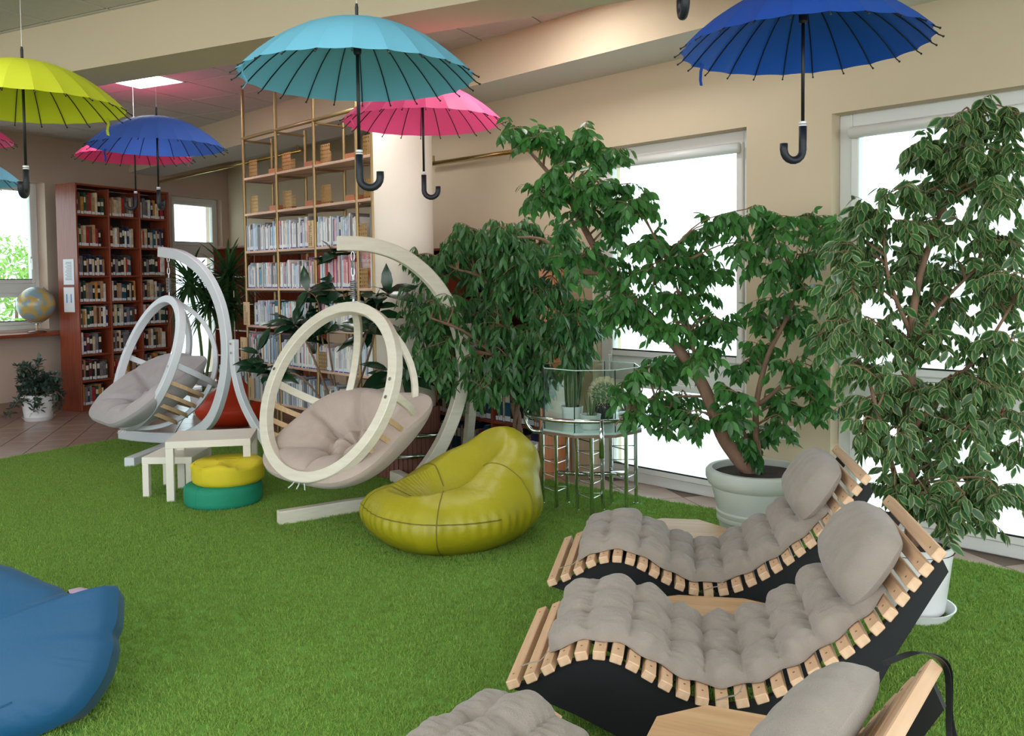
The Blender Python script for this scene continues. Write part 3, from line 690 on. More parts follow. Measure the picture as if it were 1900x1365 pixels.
umbrella('lime', (214,222,48), aty(44, 199, 4.75), -Q/2+.2, 1.0, 'lime yellow umbrella hanging on a thread by the globe window')
umbrella('pink', (255,92,152), aty(250, 293, 8.3), Q, .3, 'hot pink umbrella half hidden behind the cobalt blue one')
umbrella('pink', (255,92,152), aty(-84, 262, 8.6), 1.0, 2.0, 'hot pink umbrella hanging by the globe window, next to the lime one')
umbrella('cyan', (112,186,212), aty(-86, 338, 7.4), 1.0, 2.0, 'sky blue umbrella hanging low in front of the globe window')
umbrella('pink', (255,92,152), tuple(atz(1272, 22, 2.52)+np.array([0, 0, .475])), Q/2, 2.0, 'umbrella of which only the black hook handle hangs into view')
# ------------------------------------------------------------------ loungers
LS = [0.0,.06,.114,.168,.227,.289,.349,.402,.452,.503,.557,.614,.672,.732,.788,.841,.893,.944,.991,1.034,1.077,1.12,1.155,1.187,1.22,1.252,1.288]
LZ = [.239,.261,.292,.335,.352,.36,.352,.326,.298,.271,.246,.228,.224,.234,.252,.28,.311,.344,.379,.417,.453,.492,.538,.586,.633,.679,.726]
from bisect import bisect
LA = [0]
for i in range(1, 27): LA.append(LA[-1]+math.hypot(LS[i]-LS[i-1], LZ[i]-LZ[i-1]))
LS_s = np.convolve(np.pad(LS, 1, mode='reflect', reflect_type='odd'), np.array([.25,.5,.25]), 'valid'); LZ_s = np.convolve(np.pad(LZ, 1, mode='reflect', reflect_type='odd'), np.array([.25,.5,.25]), 'valid')
def prof_at(a):                                                          # point and normal of the seat line at arc length a
    x = np.interp(a, LA, LS_s); z = np.interp(a, LA, LZ_s); d = .03
    tx = np.interp(a+d, LA, LS_s)-np.interp(a-d, LA, LS_s); tz = np.interp(a+d, LA, LZ_s)-np.interp(a-d, LA, LZ_s); l = math.hypot(tx, tz)
    return x, z, tx/l, tz/l
LW = .65
def lounger(pos, yaw, label, cush=(.13, 1.36), seed=1):
    t = thing('lounger', (pos[0], pos[1], 0), yaw, label=label, category='lounger', group='slatted loungers on the grass')
    for i in range(27):
        x, z, tx, tz = prof_at(LA[i]); wd = .040; th = .03; m = MB()
        m.bbox(-wd/2, wd/2, 0, LW, -th, 0, .003)
        for yy in (.05, LW-.05): m.lathe([(.004, 0), (.004, .0006)], 8, (0, yy, 0), mi=1)
        a = math.atan2(tz, tx); o = m.build('slat', [M_pine, M_twig], t, loc=(x, 0, z)); o.rotation_euler = (0, -a, 0)
    # curved side boards
    up = []
    for a in np.linspace(LA[0]-.01, LA[-1]+.02, 40):
        x, z, tx, tz = prof_at(a); up.append((x+tz*.031, z-tx*.031))
    low = [(1.335, .66), (1.29, .58), (1.19, .40), (1.08, .17), (1.03, .05), (.98, 0), (.9, 0), (.55, 0), (.47, .012), (.36, .06), (.2, .13), (.06, .18), (.0, .198), (-.012, .208)]
    poly = up+low
    for y in (.03, LW-.052):
        n = len(poly); m = MB(); vs = [(x, y, z) for x, z in poly]+[(x, y+.022, z) for x, z in poly]
        fs = [(i, (i+1) % n, n+(i+1) % n, n+i) for i in range(n)]
        m.add(vs, fs)
        k = len(up); L_ = [low[-1]]+low[::-1][1:]                        # fill the side faces between the upper and lower line
        lo = np.array(low[::-1]); xs = lo[:, 0]
        cap = []
        arc = np.concatenate([[0], np.cumsum(np.hypot(np.diff(lo[:, 0]), np.diff(lo[:, 1])))]); arc /= arc[-1]
        lowp = [(np.interp(s_, arc, lo[:, 0]), np.interp(s_, arc, lo[:, 1])) for s_ in np.linspace(0, 1, k)]
        for yy, fl_ in ((y, False), (y+.022, True)): m.grid([[(q[0], yy, q[1]) for q in up], [(q[0], yy, q[1]) for q in lowp]], flip=fl_)
        m.build('side_board', M_panel, t)
    # tufted mattress
    a0, a1 = cush; nu, nv = 132, 60; rows = 9; cols = 3; rnd = np.random.RandomState(seed); ph = rnd.uniform(0, 6, 8)
    G = np.zeros((nu, nv, 3)); B = np.zeros((nu, nv, 3)); y0, y1 = .082, LW-.03
    for i in range(nu):
        u = i/(nu-1); a = a0+(a1-a0)*u; x, z, tx, tz = prof_at(a)
        eu = min(u, 1-u)*(a1-a0)
        for j in range(nv):
            v = j/(nv-1); ev = min(v, 1-v)*(y1-y0)
            ru = abs(math.sin(math.pi*(u*rows))); rv = abs(math.sin(math.pi*(v*cols)))
            du = abs(((u*rows+.5) % 1)-.5)*(a1-a0)/rows; dv = abs(((v*cols+.5) % 1)-.5)*(y1-y0)/cols
            puff = (.032+.016*u)*(ru**.40)*(.36+.64*rv**.45)
            tuft = -.026*math.exp(-(du*du+dv*dv)/(.022**2)) if .04 < v < .96 else 0
            rim = math.sqrt(max(0, 1-(1-min(1, ev/.045))**2))*math.sqrt(max(0, 1-(1-min(1, eu/.04))**2))
            wr = .0045*math.sin(70*a+9*v+ph[0])*math.sin(23*v+ph[1]+11*a)+.0035*math.sin(110*v+17*a+ph[2])*math.sin(31*a+ph[3])+.004*math.sin(19*a+7*v+ph[5])
            h = .010+rim*(.020+puff+tuft+wr)
            yy = y0+(y1-y0)*v+.012*math.sin(2*math.pi*u*rows+ph[4])*(v-.5)*2
            G[i, j] = (x-tz*h, yy, z+tx*h); B[i, j] = (x-tz*.004, yy, z+tx*.004)
    m = MB(); m.grid(G, flip=True); m.grid(B)
    e = [(0, j) for j in range(nv)]+[(i, nv-1) for i in range(nu)]+[(nu-1, j) for j in range(nv-1, -1, -1)]+[(i, 0) for i in range(nu-1, -1, -1)]
    m.grid([[G[i, j] for i, j in e], [B[i, j] for i, j in e]])
    mt = m.build('mattress', M_cush, t, smooth=True)
    # head pillow
    pc = 1.385; m = MB(); nu, nv = 30, 44; G = np.zeros((nu, nv, 3)); B = G.copy()
    for i in range(nu):
        u = i/(nu-1)
        for j in range(nv):
            v = j/(nv-1); V_ = 2*v-1; U_ = (2*u-1)*math.sqrt(1-.30*V_*V_); a = pc-.01+.155*U_; x, z, tx, tz = prof_at(min(a, LA[-1]))
            if a > LA[-1]: x += (a-LA[-1])*tx; z += (a-LA[-1])*tz
            q = max(0, 1-abs(2*u-1)**3)**.5*max(0, 1-abs(2*v-1)**5)**.5
            h0 = .055 if True else 0; wr = .004*math.sin(40*v+8*u)*math.sin(9*u+3)
            h = h0+q*(.098+wr); hb = h0-q*.04
            yy = LW/2+(LW/2-.055)*V_*math.sqrt(1-.22*(2*u-1)**2)
            G[i, j] = (x-tz*h, yy, z+tx*h); B[i, j] = (x-tz*hb, yy, z+tx*hb)
    m.grid(G, flip=True); m.grid(B); m.build('head_pillow', M_cush, t, smooth=True)
    e = [G[0, j] for j in range(nv)]+[G[i, nv-1] for i in range(nu)]+[G[nu-1, j] for j in range(nv-1, -1, -1)]+[G[i, 0] for i in range(nu-1, -1, -1)]
    # tie tapes of the mattress
    for a, yy in ((.13, .04), (.80, .03)):
        x, z, tx, tz = prof_at(a); q = [(x, yy, z+.03), (x-.02, yy-.03, z+.012), (x-.05, yy-.035, z+.004), (x-.085, yy-.03, z-.012)]
        MB().sweep(crom(q, 4), .008, .0015, (0, 1, 0)).build('tie_tape', M_cush, mt)
    return t
lounger((.156, 3.78), -.179, 'slatted pine lounger with black sides in front of the pale grey planter', seed=2)
lounger((-.017, 2.821), -.191, 'slatted pine lounger standing between two octagonal plywood tables', seed=3)
YAW3 = -.64; FARF = np.array([-.165, 2.60]); sd3 = np.array([-math.sin(YAW3), math.cos(YAW3)])
l3 = FARF-LW*sd3
L3 = lounger(l3, YAW3, 'slatted pine lounger with black tie straps hanging from its head slat', seed=4)
st = MB()
x, z, tx, tz = prof_at(LA[-1])
for k, (dx, l) in enumerate(((0, .34), (.02, .3))):
    q = [(x-.06, LW-.1, z+.02), (x+.0, LW-.06, z+.045), (x+.04, LW+.0+dx, z+.0), (x+.045, LW+.01+dx, z-.12), (x+.05+dx, LW+.0+dx, z-.22), (x+.045, LW+.01, z-l)]
    MB().sweep(crom(q, 6), .012, .002, (1, 0, 0)).build('hanging_strap', M_black, L3)
# ------------------------------------------------------------------ octagonal tables
def octable(c, r, h, yaw, label, squash=1.0):
    t = thing('octagonal_table', (c[0], c[1], 0), yaw, label=label, category='side table', group='octagonal plywood side tables')
    poly = [(r*math.cos(math.pi/8+math.pi/4*k), squash*r*math.sin(math.pi/8+math.pi/4*k)) for k in range(8)]
    n = 8; m = MB().prism(poly, h-.02, h); m.build('table_top', M_ply, t)
    MB().prism([(x*.72, y*.72) for x, y in poly], 0, h-.02).build('base', M_panel, t)
octable(atz(1322, 1133, .26), .335, .26, -.185, 'octagonal plywood table between the two parallel loungers', .50)
octable(atz(1345, 1382, .30), .222, .30, -.40, 'octagonal plywood table beside the lounger with hanging black straps')
octable(atz(1262, 985, .22), .26, .22, -.19, 'octagonal plywood table beside the pale grey planter')
# ------------------------------------------------------------------ soft blobs: beanbags and poufs
def smin(a, b, k):
    h = np.clip(.5+.5*(b-a)/k, 0, 1); return b*(1-h)+a*h-k*h*(1-h)
def star(sdf, c, nu=56, nv=88, rmax=1.4, wr=None):
    th = np.linspace(-math.pi/2, math.pi/2, nu); ph = np.linspace(0, 2*math.pi, nv, endpoint=False); T_, P_ = np.meshgrid(th, ph, indexing='ij')
    D = np.stack([np.cos(T_)*np.cos(P_), np.cos(T_)*np.sin(P_), np.sin(T_)], -1); r = np.zeros(T_.shape)+.02; hit = np.zeros(T_.shape, bool)
    lo = np.full(T_.shape, .02); last = lo.copy()
    for s_ in np.arange(.02, rmax, .012):
        p = c+D*s_; v = sdf(p[..., 0], p[..., 1], p[..., 2]); ins = (v < 0) & ~hit; hit |= v >= 0; lo = np.where(ins, s_, lo)
    hi = lo+.012
    for _ in range(9):
        md = (lo+hi)/2; p = c+D*md[..., None]; v = sdf(p[..., 0], p[..., 1], p[..., 2]); lo = np.where(v < 0, md, lo); hi = np.where(v < 0, hi, md)
    p = c+D*lo[..., None]
    if wr is not None: p = p+D*wr(p[..., 0], p[..., 1], p[..., 2])[..., None]*np.clip(p[..., 2:3]/.05, 0, 1)
    p[..., 2] = np.maximum(p[..., 2], 0); return p
def ell(x, y, z, c, r):
    q = np.sqrt(((x-c[0])/r[0])**2+((y-c[1])/r[1])**2+((z-c[2])/r[2])**2); return (q-1)*min(r)
def caps(x, y, z, a, b, ra, rb_):
    a = np.array(a); b = np.array(b); ab = b-a; t = np.clip(((x-a[0])*ab[0]+(y-a[1])*ab[1]+(z-a[2])*ab[2])/np.dot(ab, ab), 0, 1)
    return np.sqrt((x-a[0]-t*ab[0])**2+(y-a[1]-t*ab[1])**2+(z-a[2]-t*ab[2])**2)-(ra+(rb_-ra)*t)
def wrinkle(a1, seed):
    r = np.random.RandomState(seed); W_ = r.normal(0, 1, (7, 3)); ph = r.uniform(0, 6, 7); fq = r.uniform(9, 34, 7)
    def f(x, y, z):
        o = 0
        for w_, p_, q_ in zip(W_, ph, fq):
            w2 = w_/np.linalg.norm(w_); o = o+np.sin(q_*(x*w2[0]+y*w2[1]+z*w2[2])+p_+2*np.sin(5*(x+y)+p_))/q_*9
        return a1*o
    return f
def seam_on(G, idx, r=.004): return MB().tube([G[i, j % G.shape[1]] for i, j in idx], r, 5)
# yellow beanbag chair: a low front roll, a dented seat and a leaning back
bc = np.array([-.36, 5.18])
ax = np.array([.80, .60]); sx = np.array([-ax[1], ax[0]])                # towards the back of the bag
def ybag(x, y, z):
    a = x*ax[0]+y*ax[1]; b = x*sx[0]+y*sx[1]
    d = ell(a, b, z, (-.02, 0, .18), (.50, .47, .23))
    d = smin(d, caps(a, b, z, (.26, 0, .22), (.36, .0, .49), .27, .155), .07)
    d = smin(d, ell(a, b, z, (.22, 0, .26), (.31, .42, .25)), .06)
    d = smin(d, caps(a, b, z, (.02, .30, .24), (.37, .13, .45), .13, .14), .08)
    d = smin(d, caps(a, b, z, (.02, -.30, .24), (.37, -.13, .45), .13, .14), .08)
    d = smin(d, caps(a, b, z, (-.33, -.24, .19), (-.33, .24, .19), .125, .125), .06)
    dent = caps(a, b, z, (-.12, 0, .40), (.08, 0, .62), .185, .21)
    d = -smin(-d, dent, .045)
    return np.maximum(d, -z)
G = star(ybag, np.array([.0, 0, .12]), 96, 190, wr=lambda x, y, z: wrinkle(.0042, 5)(x, y, z)+.006*np.sin(46*np.arctan2(y, x)+12*z)*np.exp(-((z-.20)/.05)**2)+.0035*np.sin(60*z+9*np.arctan2(y, x))*np.exp(-((z-.42)/.09)**2)*np.clip((x*.8+y*.6)*3, 0, 1))
M_seamY = mat('olive_seam', (112,104,18), .6)
yb = thing('beanbag', (bc[0], bc[1], 0), 0, label='lime yellow leatherette beanbag chair with a tall leaning back', category='beanbag')
MB().grid(G, closed_u=True).build('cover', M_leatherY, yb, smooth=True)
nv_ = G.shape[1]; jj = lambda ang: int(round(ang/(2*math.pi)*nv_)) % nv_
for ang in (3.35, 4.6, 2.2, 5.9): seam_on(G, [(i, jj(ang)) for i in range(14, 80)], .004).build('seam', M_seamY, yb)
seam_on(G, [(54, k) for k in range(jj(2.6), jj(5.4))], .004).build('seam', M_seamY, yb)
# blue beanbag whose back panel faces the camera
bb = np.array([-1.96, 3.05])
pl_n = np.array([0, 1.0, -.62]); pl_n /= np.linalg.norm(pl_n); pl_c = float(pl_n @ np.array([0, 2.90, 0]))   # leaning back panel
def onp(px, py):
    d = ray(px, py); return CAMP+d*((pl_c-pl_n@CAMP)/(pl_n@d))
ol = [(218,1088),(219,1120),(216,1152),(208,1175),(211,1196),(203,1228),(199,1243),(190,1262),(178,1282),(150,1318),(108,1347),(50,1372),(-20,1392),(-120,1400),(-230,1392),(-320,1365),(-390,1310),(-430,1230),(-450,1140),(-445,1075),(-390,1065),(-300,1040),(-200,1025),(-110,1028),(-40,1040),(10,1049),(45,1062),(80,1078),(108,1088),(128,1101),(150,1101),(165,1105),(185,1103),(200,1092)]
OL = crom([onp(*q) for q in ol], 4, closed=True); cen = onp(-95, 1215); nr = 26; na = len(OL); G1 = np.zeros((nr, na, 3)); G2 = G1.copy(); wf = wrinkle(.004, 9)
for i in range(nr):
    f = i/(nr-1)
    for j in range(na):
        p = cen+(OL[j]-cen)*f; q = (1-f**3.2)**.5 if f < 1 else 0
        pl = .010*math.sin(j*1.15+3*math.sin(j*.31))*max(0, f-.72)*(1-f)*8
        w_ = float(wf(p[0], p[1], p[2]))
        G1[i, j] = p-pl_n*(.13*q+pl+w_*.6*min(1, (1-f)*8)); G2[i, j] = p+pl_n*(.34*q)
for Gx in (G1, G2): Gx[..., 2] = np.maximum(Gx[..., 2], .004)
bb = np.array([cen[0], 3.05])
t = thing('beanbag', (bb[0], bb[1], 0), 0, label='petrol blue beanbag with a mauve satin seat, corner pointing up', category='beanbag')
m = MB(); m.grid(G1, closed_u=True, flip=False); m.grid(G2, closed_u=True, flip=True); m.build('cover', M_blueb, t, world=True, smooth=True)
m = MB(); sp0 = [(128,1101),(150,1102),(165,1106),(185,1104),(200,1093)]; sp1 = [(126,1094),(148,1089),(164,1092),(182,1096),(198,1090)]
def deeper(q, e): p = onp(*q); return p+ray(*q)*e
m.grid([[onp(*q)+np.array([0, .004, 0]) for q in sp0], [deeper(q, .035) for q in sp1], [deeper((q[0]-6, q[1]+16), .16) for q in sp1]]); m.build('seat_panel', M_mauve, t, world=True, smooth=True)
MB().tube([G1[18, (j % na)]-pl_n*.002 for j in range(int(na*.30), int(na*.62))], .003, 5).build('seam', M_blueb, t, world=True)
# orange beanbag by the alcove
ob = atz(425, 796)+np.array([-.05, .38, 0])
def obag(x, y, z):
    d = ell(x, y, z, (0, 0, .17), (.43, .40, .21)); d = smin(d, caps(x, y, z, (-.02, .05, .3), (-.04, .12, .52), .2, .07), .1); return np.maximum(d, -z)
G = star(obag, np.array([0, 0, .12]), 44, 72, wr=wrinkle(.003, 3))
t = thing('beanbag', (ob[0], ob[1], 0), 0, label='orange-red beanbag on the tiles behind the swing stand', category='beanbag')
MB().grid(G, closed_u=True).build('cover', M_orangeb, t, smooth=True); seam_on(G, [(24, k) for k in range(72)], .003).build('seam', M_orangeb, t)
# poufs
def pouf(c, z0, r, h, m_, label, seed, dent=None):
    def f(x, y, z):
        d = np.sqrt(x*x+y*y); q = np.abs(z-h/2)-(h/2-.04); e = d-(r-.04); o = np.sqrt(np.maximum(q, 0)**2+np.maximum(e, 0)**2)+np.minimum(np.maximum(q, e), 0)-.04
        if dent: 
            for (dx, dy, dr) in dent: o = -smin(-o, np.sqrt((x-dx)**2+(y-dy)**2+(z-h-dr*.62)**2)-dr, .03)
        return o
    G = star(f, np.array([0, 0, h/2]), 44, 72, 1, wrinkle(.0022, seed))
    t = thing('pouf', (c[0], c[1], z0), 0, label=label, category='pouf')
    MB().grid(G, closed_u=True).build('cover', m_, t, smooth=True)
    for i in (12, 32): seam_on(G, [(i, k) for k in range(73)], .003).build('piping', m_, t)
    for a in (1.0, 4.3): seam_on(G, [(i, int(a/6.283*72)) for i in range(12, 33)], .0025).build('seam', m_, t)
    MB().box(-.012, .012, -.0, .018, 0, .03).build('pull_tab', m_, t, loc=(-r*.86, -r*.45, h*.75)); return t
pc_ = atz(394, 950)+np.array([0, .24, 0])
pouf(pc_, .002, .262, .155, M_poufG, 'flat sea green felt pouf under the yellow one', 4)
pouf(pc_+np.array([.03, .02, 0]), .152, .248, .155, M_poufY, 'flat yellow felt pouf with a dented top, on the green one', 6, [(.09, -.09, .12), (-.1, -.12, .1)])
# ------------------------------------------------------------------ white nesting tables
def ltable(c, w_, d_, h_, yaw, label, lg=.05, tp=.05):
    t = thing('side_table', (c[0], c[1], 0), yaw, label=label, category='side table')
    MB().bbox(-w_/2, w_/2, -d_/2, d_/2, h_-tp, h_, .003).build('table_top', M_lack, t)
    for sx_ in (-1, 1):
        for sy in (-1, 1):
            x0, y0 = sx_*(w_/2-lg/2), sy*(d_/2-lg/2); MB().bbox(x0-lg/2+.001, x0+lg/2-.001, y0-lg/2+.001, y0+lg/2-.001, 0, h_-tp, .002).build('leg', M_lack, t)
ltable((-2.20, 6.40), .58, .46, .435, .18, 'taller off-white rectangular side table beside the two poufs', .055)
ltable((-2.49, 6.47), .36, .42, .30, .0, 'lower off-white side table nested under the taller one', .048)
# ------------------------------------------------------------------ hanging swing chairs on curved wooden stands
def swing(H, hoopT, e, tau, Rh, D, Mw, Mc, plane_o, plane_d, arc_px, brace, cross, label_stand, label_chair, fwd=-.44, aw=.062, ah=.095):
    pn = np.array([-plane_d[1], plane_d[0]]); pc0 = float(pn@plane_o)
    st_ = thing('swing_stand', (plane_o[0], plane_o[1], 0), 0, label=label_stand, category='stand')
    def P(px, py): return onpl(px, py, pn, pc0)
    arc = [P(*q) for q in arc_px]
    for q in arc: q[2] = max(q[2], ah/2)
    path = crom(arc, 6); side = (pn[0], pn[1], 0)
    MB().sweep(path, aw, ah, side).build('arc', Mw, st_, world=True)
    # counter-curved brace bolted to the back of the arc
    MB().sweep(crom(brace, 6), aw*.85, .07, side if len(brace[0]) == 3 else side).build('brace', Mw, st_, world=True)
    for k in (0.12, .4):
        q = np.array(brace[0])*(1-k)+np.array(brace[1])*k; s3 = np.array([pn[0], pn[1], 0])*np.sign(-pn@q[:2])
        MB().tube([q, q+s3*(aw*.85/2+.012)], .011, 8).build('bolt', M_chrome, st_, world=True)
    MB().sweep(cross, .085, .085, (0, 0, 1)).build('cross_foot', Mw, st_, world=True)
    top = P(*H)
    # chain, carabiner and spring
    ch = thing('swing_chair', (hoopT[0], hoopT[1], 0), 0, label=label_chair, category='hanging chair')
    T0 = np.array(hoopT, float); L = top[2]-T0[2]; m = MB()
    hx, hy = T0[0], T0[1]
    for k in range(3):
        c = T0[2]+L*(.93-.14*k); a = k*1.57
        m.tube([(hx+.011*math.cos(q)*math.cos(a), hy+.011*math.cos(q)*math.sin(a), c+L*.085*math.sin(q)) for q in np.linspace(0, 2*math.pi, 12, endpoint=False)], .004, 5, closed=True)
    m.build('chain', M_steel, ch, world=True)
    m = MB(); n = 90
    m.tube([(hx+.02*math.cos(k*.7), hy+.02*math.sin(k*.7), T0[2]+L*.16+L*.34*k/n) for k in range(n)], .0045, 5); m.build('spring', M_steel, ch, world=True, smooth=True)
    MB().tube([(hx, hy, T0[2]-.005), (hx, hy, T0[2]+L*.2)], .009, 8).build('eye_bolt', M_steel, ch, world=True)
    MB().tube([(hx, hy, T0[2]+L*.48), (hx, hy, T0[2]+L*.6)], .007, 8).build('hook', M_steel, ch, world=True)
    # chair frame in its own axes: u sideways, v up the hoop, n out of the opening
    e = np.array([e[0], e[1], 0.0]); zz = np.array([0, 0, 1.0])
    v = zz*math.cos(tau)-e*math.sin(tau); n_ = e*math.cos(tau)+zz*math.sin(tau); u = np.cross(v, n_)
    C = T0-v*Rh
    def X(a, b, c): return C+u*a+v*b+n_*c
    hoop = [X(Rh*math.cos(q), Rh*math.sin(q), 0) for q in np.linspace(math.pi/2, math.pi/2+2*math.pi, 72, endpoint=False)]
    hs = [(h-C)/np.linalg.norm(h-C) for h in hoop]
    MB().sweep(hoop, .07, .068, hs, closed=True).build('front_hoop', Mw, ch, world=True)
    for sg in (-1, 1):
        ca, sa = math.cos(.61), math.sin(.61)*sg
        mer = [X(Rh*sa*math.cos(q), Rh*math.sin(q), -Rh*ca*math.cos(q)) for q in np.linspace(math.pi/2, -math.pi/2, 40)]
        MB().sweep(mer, .05, .04, list([u*ca+n_*sa]*40)).build('back_hoop', Mw, ch, world=True)
    eq = [X(Rh*math.cos(q), -.06*math.sin(q)+.02, -Rh*1.04*math.sin(q)) for q in np.linspace(0, math.pi, 40)]
    MB().sweep(eq, .05, .03, list([v]*40)).build('middle_band', Mw, ch, world=True)
    for s_ in (-.22, -.40, -.56, -.70):
        w_ = math.sqrt(max(.05, 1-(s_/1.0)**2))
        sl_ = [X(Rh*w_*math.cos(q), Rh*s_-.04*math.sin(q), -Rh*w_*.97*math.sin(q)) for q in np.linspace(.0, math.pi, 32)]
        MB().sweep(sl_, .034, .014, list([v]*32)).build('seat_rail', M_divw, ch, world=True)
    # joint line at top and bottom of the hoop, bolts at the sides
    for a in (.18, math.pi-.18, -.02):
        q = X(Rh*math.cos(a), Rh*math.sin(a), .028); MB().tube([q, q+n_*.012], .012, 8).build('bolt', M_chrome, ch, world=True)
    # padded seat shell
    qh = (-.60*n_+.80*v); qh /= np.linalg.norm(qh); mm = np.cross(u, qh)
    if mm @ (n_+v) < 0: mm = -mm
    mid = C-v*Rh*.33+n_*Rh*fwd
    nr, na = 40, 96; G = np.zeros((nr, na, 3)); B = G.copy()
    tufts = [(0, .05)]+[(.40*math.cos(a), .40*math.sin(a)) for a in (.3, 1.2, 2.0, 2.9, 3.9, 5.4)]+[(.0, -.42)]
    edges = [(0, 1), (0, 2), (0, 3), (0, 4), (1, 2), (2, 3), (3, 4), (0, 5), (0, 7), (7, 6), (5, 7), (6, 1), (4, 5)]
    rnd = np.random.RandomState(int(abs(hoopT[0])*100))
    for i in range(nr):
        r_ = (i/(nr-1))**.85
        for j in range(na):
            a = 2*math.pi*j/na; x, y = r_*math.cos(a), r_*math.sin(a)
            sqv = 1+.09*math.cos(4*a+math.pi)*r_**2                     # four soft corners
            X_, Y_ = x*sqv, y*sqv
            dt = min(math.hypot(x-p, y-q) for p, q in tufts)
            cr = 9
            for (p, q) in edges:
                ax_, ay_ = tufts[p]; bx_, by_ = tufts[q]; dx, dy = bx_-ax_, by_-ay_; t_ = max(0, min(1, ((x-ax_)*dx+(y-ay_)*dy)/(dx*dx+dy*dy)))
                cr = min(cr, math.hypot(x-ax_-t_*dx, y-ay_-t_*dy))
            for (p, q) in tufts[1:]:                                     # pleats running out to the rim
                l = math.hypot(p, q); ca, sa = p/l, q/l; al = x*ca+y*sa
                if al > l: cr = min(cr, abs(-x*sa+y*ca)*1.3)
            puff = .046*(1-math.exp(-(dt/.14)**2))+.062*(1-math.exp(-(cr/.05)**1.2))
            rim = math.sqrt(max(0, 1-r_**10))
            wr = .004*math.sin(38*x+6*y)*math.sin(9*y+3)*r_+.004*math.sin(60*a)*max(0, r_-.75)*3
            depth = -.235*(1-r_**2.2)+.03*r_**4*math.cos(2*a)
            base = mid+u*X_*Rh*1.0+qh*Y_*Rh*.90+mm*depth
            nn = mm*(1-.35*r_)-(u*math.cos(a)+qh*math.sin(a))*r_*.75; nn /= np.linalg.norm(nn)
            G[i, j] = base+nn*(rim*(.05+puff+wr)); B[i, j] = base-nn*(rim*.045)
    m = MB(); m.grid(G, closed_u=True); m.grid(B, closed_u=True, flip=True)
    cu = m.build('seat_cushion', Mc, ch, world=True, smooth=True)
    for k in range(3):
        q = X(-.06+.05*k, -Rh*.98, .02); MB().tube(crom([q, q+np.array([.01, -.01, -.05]), q+np.array([-.03+.02*k, 0, -.09])], 4), .004, 5).build('tie_cord', M_paper, ch, world=True)
    return ch
N_ = atz(517, 975); pd = np.array([.833, .553])
H1p = onpl(646, 468, np.array([-pd[1], pd[0]]), float(np.array([-pd[1], pd[0]])@N_[:2]))
hT = onpl(641, 572, np.array([-pd[1], pd[0]]), float(np.array([-pd[1], pd[0]])@N_[:2]))
hT[0], hT[1] = H1p[0]+.03, H1p[1]
bq = [aty(874, 600, 6.42), aty(876, 690, 6.50), aty(873, 770, 6.70), aty(864, 862, 7.02)]
swing((646, 468), hT, (-.616, -.788), math.radians(24), .57, .57, M_cream, M_cush2, N_[:2], pd,
      [(628, 451), (690, 455), (752, 478), (806, 525), (843, 590), (860, 660), (851, 740), (818, 825), (770, 892), (715, 928), (640, 950), (517, 973)],
      bq, [atz(733, 893)+[0, 0, .045], atz(800, 925)+[0, 0, .045], atz(838, 948)+[0, 0, .045]],
      'cream wooden C-shaped swing stand whose foot reaches the lime beanbag', 'cream hoop swing chair with a greige tufted cushion under the sky blue umbrella')
N_ = atz(225, 815); pd = np.array([.80, -.60]); pnn = np.array([-pd[1], pd[0]]); cc_ = float(pnn@N_[:2])
H2p = onpl(312, 474, pnn, cc_); hT2 = onpl(311, 556, pnn, cc_); hT2[0], hT2[1] = H2p[0], H2p[1]
bq = [onpl(434, 630, pnn, cc_-.03), onpl(437, 690, pnn, cc_-.03), onpl(456, 755, pnn, cc_-.03), onpl(500, 832, pnn, cc_-.03)]
swing((312, 474), hT2, (-.748, -.664), math.radians(21), .60, .60, M_bluewhite, M_cush3, N_[:2], pd,
      [(298, 467), (340, 476), (380, 508), (407, 560), (419, 620), (420, 680), (410, 735), (392, 778), (362, 802), (320, 812), (225, 815)],
      bq, [atz(240, 868)+[0, 0, .045], atz(320, 835)+[0, 0, .045], atz(352, 822)+[0, 0, .045]],
      'white curved swing stand behind the nesting side tables', 'white hoop swing chair with a pale grey cushion beside the cherry bookcase', fwd=-.10)
# ------------------------------------------------------------------ plants
def leaf_mesh(name, w, m, fold=.10, curl=.12, tip=.12, n=4, strap=False):
    b = MB(); vs = []; ed = []
    ys = [0, .18, .42, .68, .88, 1.0] if not strap else [0, .15, .4, .65, .85, 1.0]
    ws = [.03, .34, .5, .40, .15, 0] if not strap else [.35, .48, .5, .45, .28, 0]
    for y, q in zip(ys, ws):
        z = -curl*y*y; h = fold*q*w*2
        vs += [(-q*w, y, z+h), (0, y, z), (q*w, y, z+h)]; ed += [1, 0, 1]
    fs = []
    for i in range(5):
        a = i*3; fs += [(a, a+1, a+4, a+3), (a+1, a+2, a+5, a+4)]
    me = bpy.data.meshes.new(name); me.from_pydata(vs, [], fs); me.materials.append(m)
    me.polygons.foreach_set('use_smooth', [True]*len(fs))
    at = me.attributes.new('edge', 'FLOAT', 'POINT'); at.data.foreach_set('value', [float(x) for x in ed]); me.update()
    return me, np.array(vs), fs, ed
